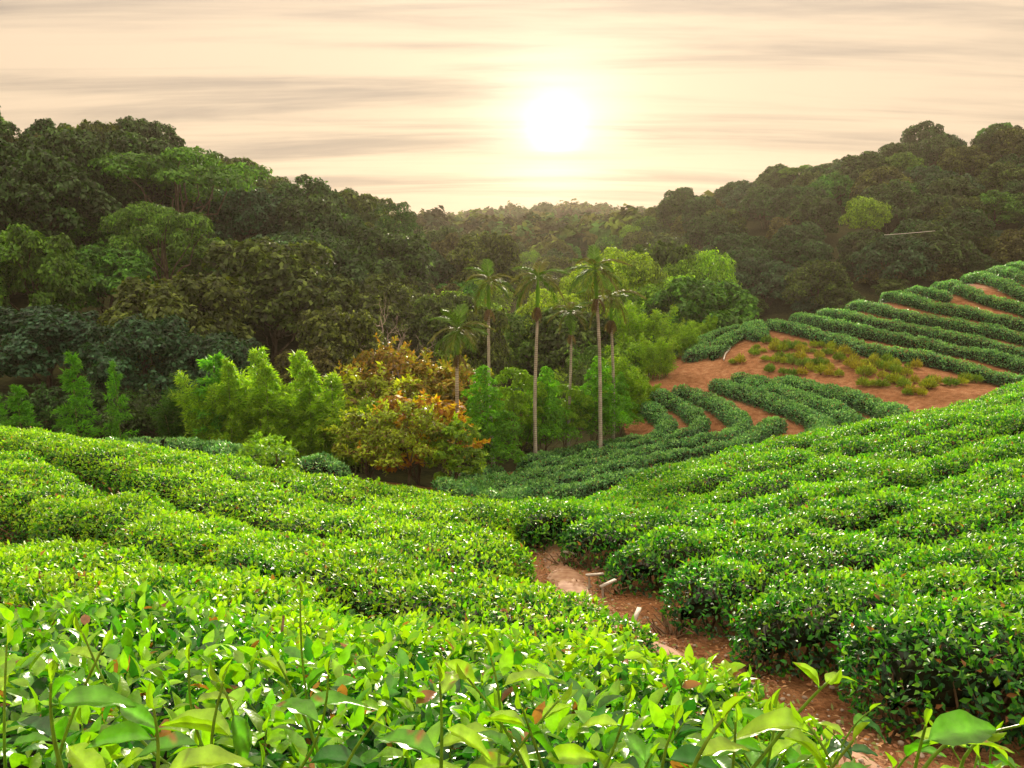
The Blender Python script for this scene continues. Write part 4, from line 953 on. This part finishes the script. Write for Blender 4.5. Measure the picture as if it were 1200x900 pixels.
sky.air_density = 1.2; sky.dust_density = 2.5; sky.ozone_density = 1.0
tc = nd.new('ShaderNodeTexCoord')
def math_(op, a, b=None, c=None):
    n = nd.new('ShaderNodeMath'); n.operation = op
    for i_, v in enumerate((a, b, c)):
        if v is None: continue
        if isinstance(v, (int, float)): n.inputs[i_].default_value = v
        else: lk.new(v, n.inputs[i_])
    return n.outputs[0]
sep = nd.new('ShaderNodeSeparateXYZ'); lk.new(tc.outputs['Generated'], sep.inputs[0])
zz = math_('ADD', math_('MAXIMUM', sep.outputs[2], 0), .10)
cx_ = math_('DIVIDE', sep.outputs[0], zz); cy_ = math_('DIVIDE', sep.outputs[1], zz)
cb = nd.new('ShaderNodeCombineXYZ'); lk.new(cx_, cb.inputs[0]); lk.new(cy_, cb.inputs[1])
def cloud(scx, scy, rot, detail, seed):
    mp = nd.new('ShaderNodeMapping'); mp.inputs['Scale'].default_value = (scx, scy, 1); mp.inputs['Rotation'].default_value = (0, 0, rot); mp.inputs['Location'].default_value = (seed, seed*.7, 0)
    lk.new(cb.outputs[0], mp.inputs[0]); n = nd.new('ShaderNodeTexNoise'); n.inputs['Scale'].default_value = 1; n.inputs['Detail'].default_value = detail
    n.inputs['Roughness'].default_value = .55; n.inputs['Distortion'].default_value = .6; lk.new(mp.outputs[0], n.inputs['Vector']); return n.outputs[0]
c1 = cloud(.30, 1.6, R(9), 8, 5.3); c2 = cloud(.9, 4.2, R(-5), 9, 9.4)
dens = math_('ADD', math_('MULTIPLY', c1, .75), math_('MULTIPLY', c2, .25))
mr = nd.new('ShaderNodeMapRange'); mr.interpolation_type = 'SMOOTHSTEP'; mr.inputs[1].default_value = .41; mr.inputs[2].default_value = .66; lk.new(dens, mr.inputs[0])
# angle to the sun
vd = nd.new('ShaderNodeVectorMath'); vd.operation = 'DOT_PRODUCT'; vd.inputs[1].default_value = sd
nrm = nd.new('ShaderNodeVectorMath'); nrm.operation = 'NORMALIZE'; lk.new(tc.outputs['Generated'], nrm.inputs[0]); lk.new(nrm.outputs[0], vd.inputs[0])
dt = math_('MAXIMUM', vd.outputs['Value'], 0)
g1 = math_('ADD', math_('MULTIPLY', math_('POWER', dt, 420), .7), math_('MULTIPLY', math_('POWER', dt, 3500), 2)); g2 = math_('POWER', dt, 90); g3 = math_('POWER', dt, 8)
def scale_col(col, fac):
    n = nd.new('ShaderNodeVectorMath'); n.operation = 'SCALE'; n.inputs[0].default_value = col; lk.new(fac, n.inputs['Scale']); return n.outputs[0]
def vadd(a, b):
    n = nd.new('ShaderNodeVectorMath'); n.operation = 'ADD'; lk.new(a, n.inputs[0]); lk.new(b, n.inputs[1]); return n.outputs[0]
# thin high cloud, lit warm towards the sun, grey-cream away from it; bright and dim streaks
ov = math_('ADD', .78, math_('MULTIPLY', math_('POWER', math_('MAXIMUM', sep.outputs[2], 0), 1.6), 2.5))
def ovc(v):
    n = nd.new('ShaderNodeVectorMath'); n.operation = 'SCALE'; lk.new(v, n.inputs[0]); lk.new(ov, n.inputs['Scale']); return n.outputs[0]
lit = vadd(scale_col((9.8, 7.6, 5.4), math_('ADD', .84, math_('MULTIPLY', g3, .06))), scale_col((1.8, 1.5, 1.0), g2))
thick = vadd(scale_col((3.3, 2.9, 2.6), math_('ADD', .85, math_('MULTIPLY', g3, .3))), scale_col((1.2, 1., .5), g2))
mc = nd.new('ShaderNodeMix'); mc.data_type = 'RGBA'; lk.new(mr.outputs[0], mc.inputs[0]); lk.new(ovc(lit), mc.inputs[6]); lk.new(ovc(thick), mc.inputs[7])
ms = nd.new('ShaderNodeMix'); ms.data_type = 'RGBA'; ms.inputs[0].default_value = .985
lk.new(sky.outputs[0], ms.inputs[6]); lk.new(mc.outputs[2], ms.inputs[7])
band = math_('POWER', 2.718, math_('MULTIPLY', math_('POWER', math_('DIVIDE', math_('SUBTRACT', sep.outputs[2], .104), .0075), 2), -1))
tot = vadd(ms.outputs[2], scale_col((6, 5.6, 4.8), math_('MULTIPLY', g1, math_('SUBTRACT', 1, math_('MULTIPLY', band, .85)))))
lk.new(tot, bg.inputs[0]); lk.new(bg.outputs[0], wo.inputs[0])

cam = bpy.data.cameras.new('camera'); cam.lens = 36*F/1200; cam.sensor_width = 36; cam.clip_start = .05; cam.clip_end = 6000
co = obj('camera', cam); co.rotation_euler = (math.pi/2-PITCH, 0, 0); scene.camera = co
scene.view_settings.view_transform = 'Standard'; scene.view_settings.look = 'None'; scene.view_settings.gamma = 1
scene.view_settings.use_curve_mapping = False
scene.view_settings.exposure = 0.9
cy = scene.cycles; cy.max_bounces = 8; cy.diffuse_bounces = 4; cy.glossy_bounces = 2; cy.transmission_bounces = 4; cy.volume_bounces = 1
cy.use_denoising = True; cy.caustics_reflective = False; cy.caustics_refractive = False; cy.sample_clamp_indirect = 6
